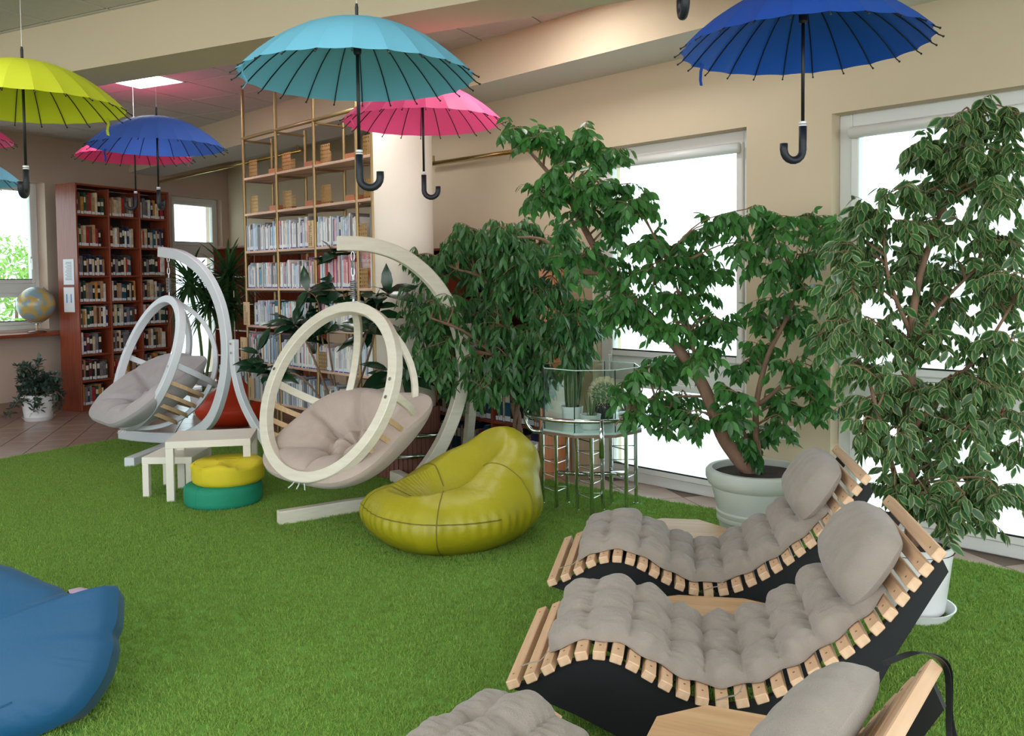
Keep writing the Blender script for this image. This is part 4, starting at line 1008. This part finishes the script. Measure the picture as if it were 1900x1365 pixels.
def leaf_mat(name, rgb, rgb2, margin=None, trans=.35, rough=.38):
    m = mat(name, rgb, rough, var=.3, vscale=3, rgb2=rgb2, rand=.28, trans=trans)
    if margin:
        nt = m.node_tree; N = nt.nodes; L = nt.links; at = N.new('ShaderNodeAttribute'); at.attribute_name = 'edge'
        rp = N.new('ShaderNodeValToRGB'); rp.color_ramp.elements[0].position = .55; rp.color_ramp.elements[1].position = .8; L.new(at.outputs['Fac'], rp.inputs[0])
        mx = N.new('ShaderNodeMix'); mx.data_type = 'RGBA'; L.new(rp.outputs[0], mx.inputs['Factor'])
        hs = [n_ for n_ in N if n_.type == 'HUE_SAT'][0]; L.new(hs.outputs[0], mx.inputs[6]); mx.inputs[7].default_value = (*lin(margin), 1)
        for tgt in (N['Principled BSDF'].inputs['Base Color'], [n_ for n_ in N if n_.type == 'BSDF_TRANSLUCENT'][0].inputs[0]):
            for l in list(tgt.links): L.remove(l)
            L.new(mx.outputs[2], tgt)
    return m
def frame_from(d, up):
    y = d/np.linalg.norm(d); z = up-y*np.dot(up, y); z /= np.linalg.norm(z)+1e-9; x = np.cross(y, z)
    return Matrix(((x[0], y[0], z[0]), (x[1], y[1], z[1]), (x[2], y[2], z[2])))
def put_leaves(parent, leaves, lm, cap=300, name='leaf'):
    me, vs, fs, ed = lm; loc = np.array(parent.location)
    leaves.sort(key=lambda q: -q[2]/np.linalg.norm(q[0]-CAMP))
    V = []; Fc = []; E = []
    for k, (p, R_, s) in enumerate(leaves):
        if k < cap:
            o = bpy.data.objects.new(name, me); COL.objects.link(o); o.parent = parent
            o.matrix_local = Matrix.Translation(p-loc) @ R_.to_4x4() @ Matrix.Scale(s, 4)
        else:
            A = np.array(R_)*s; b = len(V)*len(vs); V.append(vs@A.T+(p-loc)); Fc += [tuple(i+b for i in f) for f in fs]; E += ed
    if V:
        V = np.concatenate(V); m2 = bpy.data.meshes.new('foliage'); m2.from_pydata([tuple(v) for v in V], [], Fc); m2.materials.append(me.materials[0])
        m2.polygons.foreach_set('use_smooth', [True]*len(Fc)); at = m2.attributes.new('edge', 'FLOAT', 'POINT'); at.data.foreach_set('value', [float(x) for x in E]); m2.update()
        link('foliage', m2, parent, kind='stuff')
def fig_tree(name, base, label, stems, clusters, lm, L0, per, seed, droop=.8, trunk_m=M_bark, Y0=5.0, ydep=.25):
    r = np.random.RandomState(seed); t = thing(name, base, 0, label=label, category='tree')
    nodes = []
    for pts, ra, rb_ in stems:
        P = crom(pts, 6); n = len(P); rad = [ra+(rb_-ra)*(k/(n-1)) for k in range(n)]
        MB().tube(P, rad, 9).build('stem', trunk_m, t, world=True, smooth=True); nodes += [(p, rr) for p, rr in zip(P, rad)]
    NP = np.array([p for p, _ in nodes]); leaves = []; twigs = MB()
    for (c, rad) in clusters:
        c = np.array(c, float)
        d = np.linalg.norm(NP-c, axis=1)+.6*np.maximum(0, NP[:, 2]-c[2]); k = int(np.argmin(d)); s0 = NP[k]
        mid = (s0+c)/2+np.array([r.normal(0, .03), r.normal(0, .03), .06]); P = crom([s0, mid, c], 5)
        MB().tube(P, [max(.0035, .008*(1-q/10)) for q in range(len(P))], 5).build('branch', M_twig, t, world=True)
        nt_ = max(3, int(per/9)); 
        for q in range(nt_):
            d0 = r.normal(0, 1, 3); d0[2] = d0[2]*.6+.15; d0 /= np.linalg.norm(d0); ln = rad*r.uniform(.6, 1.15)
            p = P[int(len(P)*r.uniform(.6, .99))].copy(); pts = [p.copy()]; dd = d0.copy()
            for s_ in range(6):
                dd = dd+np.array([0, 0, -.16*droop]); dd /= np.linalg.norm(dd); p = p+dd*ln/6; pts.append(p.copy())
            twigs.tube(pts, [.0022-.0002*k_ for k_ in range(7)], 3, cap=False)
            nl = 9
            for s_ in range(nl):
                f = (s_+1)/nl*5.99; i0 = int(f); pp = pts[i0]+(pts[min(i0+1, 6)]-pts[i0])*(f-i0)
                sd = np.cross(dd, [0, 0, 1]); sd /= np.linalg.norm(sd)+1e-9
                ld = dd*r.uniform(.2, .7)+sd*(1 if s_ % 2 else -1)*r.uniform(.3, .9)+np.array([0, 0, -droop*r.uniform(.5, 1.3)])+r.normal(0, .22, 3)
                up = np.array([r.normal(0, .5), r.normal(-.35, .5), r.uniform(.3, 1)])
                leaves.append((pp, frame_from(ld, up), L0*r.uniform(.7, 1.2)))
    twigs.build('twigs', M_twig, t, world=True, kind='stuff')
    put_leaves(t, leaves, lm); return t
def clu(lst, Y, dep, seed, sc=1.0, extra=.55, shift=None):
    r = np.random.RandomState(seed); out = []
    lst = list(lst)+[(q[0]+r.uniform(-26, 26), q[1]+r.uniform(-22, 26), q[2]) for q in lst if r.random() < extra]
    for q in lst:
        px, py, rp = q[:3]; y = Y+(shift(px) if shift else 0)+r.uniform(-dep, dep); out.append((aty(px, py, y), rp/F*y*sc))
    return out
def planter(c, prof, m_, label, soil_r, soil_z, ridges=(), saucer=None, name='planter', seg=48):
    t = thing(name, (c[0], c[1], 0), 0, label=label, category='planter')
    MB().lathe(prof, seg).build('pot', m_, t, smooth=False); autosmooth(t.children[0])
    so = MB(); so.lathe([(0.001, soil_z+.01), (soil_r*.6, soil_z+.012), (soil_r, soil_z)], 24, cap=False); so.build('soil', M_soil, t, smooth=True)
    if saucer:
        r_, h_ = saucer; s_ = MB().lathe([(r_*.8, 0), (r_, h_), (r_*.96, h_), (r_*.78, .008), (.001, .008)], seg, cap=False).build('saucer', m_, t); autosmooth(s_)
    return t
# centre weeping fig in the pale grey planter
cpot = aty(1408, 868, 5.02); cpz = cpot[2]; cb_ = np.array([cpot[0], cpot[1], 0])
planter(cb_, [(.20, 0), (.205, .02), (.228, .15), (.238, .155), (.240, .17), (.236, .18), (.240, .19), (.242, .205), (.236, .215), (.268, cpz-.10), (.285, cpz-.085), (.300, cpz-.05), (.300, cpz-.015), (.288, cpz), (.262, cpz), (.255, cpz-.03), (.2, .1)], M_stonepot, 'large pale grey planter with raised bands, holding the leaning fig tree', .258, cpz-.035)
LMG = leaf_mesh('leaf', .42, leaf_mat('fig_leaf', (84,142,66), (52,106,50), trans=.4))
S0 = np.array([cb_[0], cb_[1], cpz-.05])
stems = [([S0+[-.03,0,0], aty(1345, 815, 5.0), aty(1318, 745, 5.02), aty(1290, 690, 5.05), aty(1240, 625, 5.1), aty(1180, 560, 5.15), aty(1128, 500, 5.2), aty(1085, 425, 5.25), aty(1050, 360, 5.3), aty(1000, 300, 5.35), aty(962, 258, 5.4)], .045, .008),
         ([aty(1128, 500, 5.2), aty(1090, 505, 5.25), aty(1045, 478, 5.35), aty(1010, 445, 5.45), aty(960, 440, 5.5)], .02, .006),
         ([S0+[.02,.02,0], aty(1403, 800, 5.0), aty(1405, 740, 5.0), aty(1425, 660, 5.0), aty(1455, 600, 5.0), aty(1480, 540, 5.0)], .022, .008),
         ([aty(1408, 750, 5.0), aty(1450, 715, 4.95), aty(1500, 655, 4.9), aty(1540, 590, 4.9)], .014, .006),
         ([aty(1300, 705, 5.04), aty(1285, 640, 5.0), aty(1265, 560, 5.0), aty(1235, 480, 5.0)], .014, .006),
         ([S0+[0,.05,0], aty(1380, 800, 5.1), aty(1340, 745, 5.1), aty(1275, 735, 5.1), aty(1190, 745, 5.0), aty(1140, 790, 4.95)], .012, .005)]
cl_ = [(945,240,34),(985,255,40),(1035,245,42),(1065,275,48),(1100,270,36),(1020,315,46),(1060,345,50),(1100,335,42),(1140,285,28),(1170,340,32),(1150,375,40),(1185,365,26),(1010,365,34),(1090,400,52),(1140,430,50),(1040,425,44),(1180,455,48),(1225,440,42),(1090,475,52),(1150,500,52),(1215,505,52),(1260,470,46),(1300,480,46),(1330,420,30),(1375,405,42),(1410,385,36),(1180,560,54),(1245,560,54),(1300,545,50),(1350,500,48),(1215,615,46),(1275,610,50),(1330,600,46),(1255,670,44),(1310,670,40),(1185,690,36),(1155,735,36),(1215,740,42),(1265,745,40),(1225,795,38),(1180,780,34),(1285,790,26),(1160,600,44),(1115,560,46),(1390,450,50),(1450,400,48),(1500,395,44),(1545,400,42),(1420,500,52),(1480,470,52),(1530,470,48),(1440,560,50),(1500,540,50),(1390,590,40),(1550,540,44),(1480,610,46),(1530,620,44),(1410,650,36),(1370,680,36),(1470,680,44),(1520,690,40),(1440,740,44),(1500,760,40),(1370,730,32),(1530,760,28),(1410,815,32),(1460,790,34),(1395,850,22),(1350,770,30)]
fig_tree('weeping_fig', cb_, 'large leaning weeping fig growing from the pale grey planter', stems, clu(cl_, 5.0, .24, 3, 1.15, .4), LMG, .074, 84, 5)
# twisted-stem weeping fig behind the beanbag
wp = aty(965, 822, 6.42); wpb = np.array([wp[0], wp[1], 0]); wz = wp[2]
planter(wpb, [(.09, .02), (.1, .03), (.125, wz-.06), (.13, wz), (.122, wz), (.11, wz-.05)], M_pot, 'slim white pot behind the lime beanbag, holding the braided fig', .118, wz-.03, saucer=(.14, .05))
LMN = leaf_mesh('leaf', .30, leaf_mat('narrow_fig_leaf', (78,130,66), (50,98,52), trans=.4), curl=.2)
S1 = np.array([wpb[0], wpb[1], wz-.05]); br = []
top = aty(950, 690, 6.4); top2 = aty(935, 590, 6.35)
for k in range(3):
    pts = []
    for q in range(15):
        f = q/14; c = S1*(1-f)+top*f; a = 2*math.pi*(f*1.6+k/3); pts.append(c+np.array([.02*math.cos(a), .02*math.sin(a), 0]))
    br.append((pts, .017, .014))
br += [([top, top2, aty(900, 520, 6.3), aty(850, 500, 6.2)], .022, .007), ([top2, aty(985, 540, 6.3), aty(1020, 500, 6.3)], .016, .006), ([top2, aty(930, 500, 6.2), aty(900, 450, 6.2)], .014, .006), ([top, aty(870, 620, 6.1), aty(800, 590, 6.0)], .014, .006), ([top, aty(1020, 620, 6.3), aty(1060, 600, 6.2)], .012, .005)]
cl_ = [(760,475,30),(790,500,36),(835,470,36),(870,450,36),(905,440,36),(950,440,36),(820,525,44),(870,510,48),(920,490,46),(970,490,44),(1010,480,42),(780,560,40),(825,575,50),(880,565,52),(935,550,52),(990,545,50),(1040,530,44),(780,610,44),(825,630,50),(880,620,52),(935,605,52),(990,600,50),(1040,590,46),(1070,570,40),(790,660,42),(835,680,46),(885,675,48),(940,660,46),(990,650,46),(1040,640,42),(1075,625,36),(845,715,34),(890,715,36),(960,700,30),(1010,690,32),(1060,670,30),(810,690,34),(985,725,24),(1095,560,36),(1085,665,24),(840,445,30),(1000,445,36),(1050,455,36),(1085,500,38),(1105,610,30),(985,415,26),(925,420,26)]
fig_tree('braided_fig', wpb, 'dense weeping fig with a braided trunk and narrow drooping leaves', br, clu(cl_, 6.1, .24, 8, 1.2, .55, lambda px: .33 if px < 890 else 0), LMN, .088, 120, 6, droop=1.1)
# variegated fig by the end window
vb = aty(1692, 1065, 3.95); vb = np.array([vb[0], vb[1], 0]); vz = .34
planter(vb, [(.13, .03), (.138, .04), (.168, vz-.05), (.176, vz), (.166, vz), (.155, vz-.05)], M_pot, 'white pot on a saucer behind the loungers, holding the variegated fig', .178, vz-.03, saucer=(.185, .055))
LMV = leaf_mesh('leaf', .46, leaf_mat('variegated_fig_leaf', (72,118,66), (48,92,54), margin=(150,164,104), trans=.4))
S2 = np.array([vb[0], vb[1], vz-.05])
stems = [([S2, aty(1688, 900, 3.98), aty(1686, 800, 4.0), aty(1690, 700, 4.0), aty(1692, 600, 4.0), aty(1710, 500, 4.0), aty(1745, 400, 4.0), aty(1780, 310, 4.0), aty(1800, 220, 4.0)], .03, .007),
         ([S2+[.02,0,0], aty(1660, 880, 3.95), aty(1635, 790, 3.9), aty(1610, 690, 3.9), aty(1590, 560, 3.9)], .014, .005), ([aty(1688, 800, 4.0), aty(1760, 720, 3.95), aty(1830, 640, 3.9), aty(1880, 560, 3.9)], .014, .005),
         ([aty(1690, 650, 4.0), aty(1740, 570, 4.0), aty(1810, 500, 4.0)], .012, .005), ([aty(1686, 830, 4.0), aty(1760, 800, 3.95), aty(1850, 790, 3.9)], .012, .005), ([aty(1690, 620, 4.0), aty(1650, 520, 4.0), aty(1640, 440, 4.0)], .012, .005)]
cl_ = [(1800,205,36),(1770,225,34),(1830,240,38),(1870,235,36),(1795,275,44),(1740,290,36),(1690,290,28),(1850,290,42),(1885,290,36),(1680,345,36),(1730,355,50),(1790,345,54),(1845,360,52),(1885,370,46),(1615,395,44),(1580,405,40),(1665,410,54),(1720,425,60),(1790,425,60),(1850,440,58),(1890,450,50),(1570,465,46),(1620,470,54),(1680,490,60),(1745,500,62),(1810,505,60),(1870,510,56),(1580,540,54),(1640,550,60),(1705,565,62),(1775,570,62),(1840,570,58),(1890,560,50),(1565,610,52),(1620,625,60),(1685,640,62),(1750,645,62),(1820,645,62),(1880,640,54),(1570,680,50),(1625,700,58),(1690,715,60),(1760,720,62),(1830,720,60),(1885,700,52),(1590,745,46),(1640,770,54),(1705,785,58),(1775,790,60),(1845,790,58),(1890,770,50),(1600,800,36),(1640,840,46),(1700,850,50),(1770,855,56),(1840,860,56),(1890,850,48),(1660,900,36),(1720,915,42),(1790,915,50),(1850,925,46),(1830,965,32),(1880,910,40),(1760,955,34)]
fig_tree('variegated_fig', vb, 'tall variegated fig with cream-edged leaves in front of the end window', stems, clu(cl_, 3.95, .25, 4, 1.15), LMV, .068, 74, 7)
# rubber plant with big glossy leaves behind the front swing chair
rp_ = np.array([-1.46, 7.5, 0])
planter(rp_, [(.12, 0), (.13, .02), (.16, .28), (.165, .3), (.155, .3), (.15, .26)], M_pot, 'white pot of the rubber plant behind the front swing chair', .152, .27)
LMR = leaf_mesh('leaf', .40, leaf_mat('rubber_leaf', (32,66,38), (20,48,32), trans=.12, rough=.22), curl=.25)
t = thing('rubber_plant', rp_, 0, label='rubber plant with big dark glossy leaves in front of the brass shelving', category='plant')
r = np.random.RandomState(2); leaves = []
for path in ([(640,720),(648,640),(640,560),(628,500),(622,470)], [(640,720),(600,640),(590,560),(570,540)], [(650,720),(690,640),(700,560),(720,545)], [(630,720),(580,660),(555,610),(545,600)], [(640,730),(560,700),(500,690),(478,650)], [(650,730),(700,690),(740,700),(760,690)], [(640,720),(655,610),(660,540)], [(650,720),(670,650),(685,610)], [(630,720),(610,640),(615,590)]):
    yq = 6.5 if path[-1][0] > 675 else 7.45; P = [rp_+[0,0,.28]]+[aty(x, y, yq+r.uniform(-.1, .1)) for x, y in path[1:]]; P = crom(P, 5)
    MB().tube(P, [.011-.007*k/len(P) for k in range(len(P))], 6).build('stem', M_twig, t, world=True, smooth=True)
    for k in range(7, len(P)):
        for _ in range(2):
            d = r.normal(0, 1, 3); d[2] = r.uniform(-.7, .7); leaves.append((P[k], frame_from(d, np.array([r.normal(0, .4), -.5, .8])), r.uniform(.18, .30)))
    leaves.append((P[-1], frame_from(np.array([r.normal(0, .2), r.normal(0, .2), 1.0]), np.array([0, -1.0, .2])), .22))
put_leaves(t, leaves, LMR)
# spiky dracaenas by the alcove window
LMD = leaf_mesh('leaf', .075, leaf_mat('dracaena_leaf', (70,112,60), (44,84,50), trans=.3), strap=True, curl=.35)
for nm, bx, heads, lab in (('dracaena', (378, 720, 10.3), [(352,520,.5),(388,555,.45)], 'spiky dracaena with narrow leaves in front of the narrow alcove window'), ('yucca', (418, 705, 10.75), [(424,505,.5),(430,560,.42)], 'dark spiky yucca in front of the alcove bookcase')):
    bp = aty(bx[0], bx[1], bx[2]); base = np.array([bp[0], bp[1], 0])
    planter(base, [(.12, 0), (.13, .02), (.16, .26), (.165, .28), (.155, .28), (.15, .25)], M_pot, 'white pot of the %s behind the white swing chair' % nm, .15, .25)
    t = thing(nm, base, 0, label=lab, category='plant'); leaves = []
    for hx_, hy_, ls in heads:
        hp = aty(hx_, hy_, bx[2]); P = crom([base+[0,0,.26], (base+hp)/2+[.04,0,.1], hp], 6)
        MB().tube(P, .018, 7).build('stem', mat('green_stem', (84,104,52), .7), t, world=True, smooth=True)
        for k in range(120):
            a = r.uniform(0, 6.28); el = r.uniform(-.7, 1.3); d = np.array([math.cos(a)*math.cos(el), math.sin(a)*math.cos(el), math.sin(el)])
            leaves.append((hp-np.array([0, 0, r.uniform(0, .12)]), frame_from(d, np.array([0, 0, 1.0])+r.normal(0, .1, 3)), ls*r.uniform(.65, 1.1)))
    put_leaves(t, leaves, LMD)
# trailing jade plant in the white pot below the sill
jp = atz(57, 783)+np.array([0, .17, 0]); jh = .30
planter(jp, [(.14, .02), (.145, .025), (.182, jh-.02), (.19, jh), (.178, jh), (.165, jh-.04)], M_pot, 'white pot on a saucer below the window sill board', .158, jh-.03, saucer=(.175, .045))
LMJ = leaf_mesh('leaf', .5, leaf_mat('jade_leaf', (72,96,80), (50,72,64), trans=.1))
t = thing('jade_plant', jp, 0, label='small-leaved jade plant spilling over its white pot under the sill', category='plant'); leaves = []
for k in range(34):
    a = r.uniform(0, 6.28); out = r.uniform(.06, .32); h0 = r.uniform(.05, .36) if out < .22 else r.uniform(-.22, .16)
    if k == 0: a, out, h0 = 0, .03, .42
    p0 = jp+[0,0,jh-.03]; p2 = p0+np.array([math.cos(a)*out, math.sin(a)*out, h0]); P = crom([p0, (p0+p2)/2+[0,0,.10], p2], 5)
    MB().tube(P, .006, 5).build('stem', M_twig, t, world=True)
    for q in P[3:]:
        for _ in range(7):
            d = r.normal(0, 1, 3); leaves.append((q+d*.012, frame_from(d+[0,0,.4], np.array([0, -.3, 1.0])), r.uniform(.045, .07)))
put_leaves(t, leaves, LMJ)
# ------------------------------------------------------------------ globe on the sill
gp = onpl(67, 565, N2, CL+.235); gr = .215
t = thing('globe', (gp[0], gp[1], .966), 0, label='desk globe on a wooden foot standing on the sill board', category='globe')
gz = gp[2]-.966
m_gl = mat('globe_map', (132,156,164), .3, var=.5, vscale=9, rgb2=(186,158,86), coat=.4)
for _n in m_gl.node_tree.nodes:
    if _n.type == 'VALTORGB': _n.color_ramp.elements[0].position = .44; _n.color_ramp.elements[1].position = .5
MB().sphere((0, 0, gz), gr, 32, 20).build('ball', m_gl, t, smooth=True)
al_ = [((gr+.012)*math.cos(a)*D2[0]*1.0, (gr+.012)*math.cos(a)*D2[1]*1.0, gz+(gr+.012)*math.sin(a)) for a in np.linspace(-2.1, 1.15, 28)]
MB().sweep(al_, .012, .004, (-D2[1], D2[0], 0)).build('meridian_arm', M_steel, t)
MB().lathe([(.02, gz-gr-.03), (.02, gz-gr-.012)], 12).build('socket', M_steel, t); MB().lathe([(.018, .02), (.012, .05), (.016, gz-gr-.03)], 12).build('stem', M_ply, t, smooth=True)
MB().lathe([(.105, 0), (.105, .01), (.08, .02), (.02, .026)], 24).build('foot', wood('dark_foot', (104,66,46), (84,50,36), .4, 'x'), t, smooth=True)
# ------------------------------------------------------------------ octagonal glass planter table with chrome tube legs
gc = np.array([.52, 5.87]); gz = .565; gr = .35
t = thing('glass_planter_table', (gc[0], gc[1], 0), 0, label='octagonal glass planter table on clustered chrome tube legs', category='table')
oc = [(gr*math.cos(math.pi/8+math.pi/4*k), gr*math.sin(math.pi/8+math.pi/4*k)) for k in range(8)]
MB().prism(oc, gz-.012, gz).build('glass_top', mat('green_tinted_glass', (186,212,204), .1, spec=.8), t)
MB().prism([(x*1.0, y*1.0) for x, y in oc], gz-.03, gz-.013).build('under_board', mat('bronze_edge', (126,104,82), .45), t)
M_g2 = glass('thin_clear_glass', (246,251,249), .05)
hgt = .40
for k in range(8):
    a, b = np.array(oc[k])*.97, np.array(oc[(k+1) % 8])*.97; d = (b-a)/np.linalg.norm(b-a); nrm = np.array([d[1], -d[0]])*.003
    m = MB().prism([tuple(a+d*.004), tuple(b-d*.004), tuple(b-d*.004-nrm), tuple(a+d*.004-nrm)], gz+.001, gz+hgt); m.build('glass_pane', M_g2, t)
    MB().tube([(*a, gz+.001), (*a, gz+hgt)], .004, 5).build('pane_joint', mat('dark_glass_edge', (22,40,40), .2), t)
    MB().tube([(*a, gz+hgt), (*b, gz+hgt)], .003, 5).build('pane_edge', mat('bright_glass_edge', (190,214,208), .1), t)
for c, py_ in ((1031, 938), (1096, 952), (1159, 939)):
    q0 = atz(c, py_)[:2]-gc; rr = .098; tri = [q0+rr*np.array([math.cos(a), math.sin(a)]) for a in (math.radians(-90), math.radians(30), math.radians(150))]
    for q in tri:
        l = MB().tube([(*q, .012), (*q, gz-.03)], .0135, 10); l.lathe([(.018, 0), (.018, .014)], 10, (*q, 0)); l.build('leg', M_chrome, t, smooth=False)
    for z in (.12, .215, .31, .405, .49):
        MB().tube([(*q, z) for q in tri], .004, 5, closed=True).build('rung', M_chrome, t)
    MB().tube([(*q0, .23), (0, 0, .23)], .014, 8).build('spreader', M_chrome, t, smooth=True)
ro = [((gr+.09)*math.cos(a), (gr+.09)*math.sin(a)*.95, gz+.09) for a in np.linspace(math.radians(165), math.radians(350), 40)]
MB().tube(ro, .014, 10).build('rail', M_chrome, t, smooth=True)
MB().tube(crom([ro[0], (ro[0][0]-.01, ro[0][1], gz+.02), (ro[0][0]+.03, ro[0][1]-.01, gz-.045), (-gr+.02, ro[0][1]*.6, gz-.05)], 6), .014, 10).build('rail_end', M_chrome, t, smooth=True)
q = ro[23]; MB().tube([(q[0], q[1], gz+.1), (q[0], q[1], gz-.14)], .016, 10).build('rail_post', M_chrome, t, smooth=True)
MB().tube([(q[0], q[1]+.1, gz-.03), (q[0], q[1], gz-.03)], .01, 8).build('rail_post_arm', M_chrome, t)
# plants inside the glass
def smallpot(px, py, Y, r_, h_, m_, label):
    p = aty(px, py, Y); b = np.array([p[0], p[1], gz+.001]); t2 = thing('small_pot', b, 0, label=label, category='plant pot')
    MB().lathe([(r_*.8, 0), (r_, h_), (r_*.9, h_), (r_*.85, h_-.02)], 24).build('pot', m_, t2, smooth=False); autosmooth(t2.children[0])
    MB().lathe([(.001, h_-.012), (r_*.88, h_-.014)], 20, cap=False).build('soil', M_soil, t2); return b+[0, 0, h_-.014]
p1 = smallpot(1062, 780, 5.93, .075, .12, M_pot, 'white pot with tall upright sansevieria inside the glass planter')
p2 = smallpot(1096, 790, 5.72, .07, .095, mat('grey_white_pot', (206,210,206), .4), 'pale round pot with short broad leaves inside the glass planter')
p3 = smallpot(1122, 770, 5.95, .07, .14, M_navy, 'dark pot carrying the barrel cactus inside the glass planter')
p4 = smallpot(1166, 780, 5.85, .07, .10, M_pot, 'white square-looking pot near the glass corner by the window')
LMS = leaf_mesh('leaf', .13, leaf_mat('sansevieria_leaf', (46,84,50), (34,64,42), margin=(120,140,84), trans=.1), strap=True, curl=.05)
def rosette(nm, p, n, l0, l1, sp, lab):
    t2 = thing(nm, p, 0, label=lab, category='plant'); lv = []
    for k in range(n):
        a = r.uniform(0, 6.28); d = np.array([math.cos(a)*sp*r.uniform(.3, 1), math.sin(a)*sp*r.uniform(.3, 1), 1.0]); lv.append((np.array(p)+np.array([math.cos(a), math.sin(a), 0])*r.uniform(0, .04), frame_from(d, np.array([math.cos(a), math.sin(a), .2])), r.uniform(l0, l1)))
    put_leaves(t2, lv, LMS)
rosette('sansevieria', p1, 22, .22, .36, .18, 'tall sansevieria with upright blade leaves in the glass planter')
rosette('young_sansevieria', p2, 9, .09, .15, .45, 'short broad-leaved succulent in the pale round pot')
rosette('aloe', p4, 14, .10, .2, .8, 'thin-leaved aloe in the white pot near the glass corner')
t2 = thing('barrel_cactus', p3, 0, label='round spiny barrel cactus in the dark pot', category='cactus')
m = MB(); Gc = []
for i in range(21):
    th = -1.25+2.8*i/20; row = []
    for j in range(64):
        a = 2*math.pi*j/64; rr = .082*(1+.07*math.cos(16*a)); row.append((rr*math.cos(th)*math.cos(a), rr*math.cos(th)*math.sin(a), .075+.08*math.sin(th)))
    Gc.append(row)
m.grid(Gc, closed_u=True); m.build('body', mat('cactus_green', (84,112,78), .7), t2, smooth=True)
sp_ = MB()
for j in range(16):
    for i in range(9):
        th = -.9+2.2*i/8; a = 2*math.pi*j/16; c = np.array([math.cos(th)*math.cos(a), math.cos(th)*math.sin(a), math.sin(th)])
        for k in range(5):
            d = c+r.normal(0, .5, 3); d /= np.linalg.norm(d); b_ = c*.087+[0,0,.075]; sp_.tube([b_, b_+d*.032], .0011, 3, cap=False)
sp_.build('spines', mat('straw_spine', (226,214,178), .6), t2, kind='stuff')
# fallen leaf on the grass
fl_ = atz(993, 946); fm = MB(); pts = []
for k in range(10):
    a = 2*math.pi*k/10; rr = .035 if k % 2 == 0 else .018; pts.append((rr*math.cos(a), rr*math.sin(a), .012+.006*math.sin(3*a)))
fm.add([(0, 0, .016)]+pts, [(0, 1+k, 1+(k+1) % 10) for k in range(10)]); fm.build('fallen_leaf', mat('orange_dry_leaf', (206,120,50), .7), loc=(fl_[0], fl_[1], .012), label='small dry orange leaf lying on the grass by the chrome legs', category='leaf')
# ------------------------------------------------------------------ trees outside the left window
LMO = leaf_mesh('leaf', .5, leaf_mat('garden_leaf', (150,182,78), (104,150,60), trans=.4))
for px, py, Y, rad, nm, lab, n_ in ((30, 560, 19, 1.5, 'garden_bush', 'bright green garden bush outside behind the globe', 2600), (-10, 505, 26, 1.4, 'garden_tree', 'pale leafy garden tree outside the globe window', 1800)):
    c = aty(px, py, Y); b_ = np.array([c[0], c[1], -.15]); t = thing(nm, b_, 0, label=lab, category='tree'); lv = []
    MB().tube([b_, b_+[0,0,c[2]*.6], c], [.06, .05, .02], 7).build('trunk', M_bark, t, world=True)
    for k in range(n_):
        d = r.normal(0, 1, 3); d = d/np.linalg.norm(d)*r.uniform(.3, 1)**.5; d[0] *= 1.9; q = c+d*rad*np.array([1, 1, .8]); lv.append((q, frame_from(r.normal(0, 1, 3), np.array([0, -.5, 1.0])), r.uniform(.12, .2)))
    put_leaves(t, lv, LMO)

# ------------------------------------------------------------------ socket block on the pier between the windows
sp = onpl(1452, 802, N1, CS-.012); t = thing('wall_socket', (sp[0], sp[1], sp[2]), ANG1, label='white double socket with a red insert on the pier behind the planter', category='socket')
MB().bbox(-.09, .09, -.012, .012, -.045, .045, .004).build('plate', M_frame, t)
MB().box(-.075, -.02, -.016, -.011, -.03, .03).build('red_insert', mat('red_plastic', (176,40,36), .5), t)
MB().lathe([(.024, 0), (.024, .004)], 16).build('socket_ring', M_pot, t, loc=(.045, -.012, 0)).rotation_euler = (math.pi/2, 0, 0)
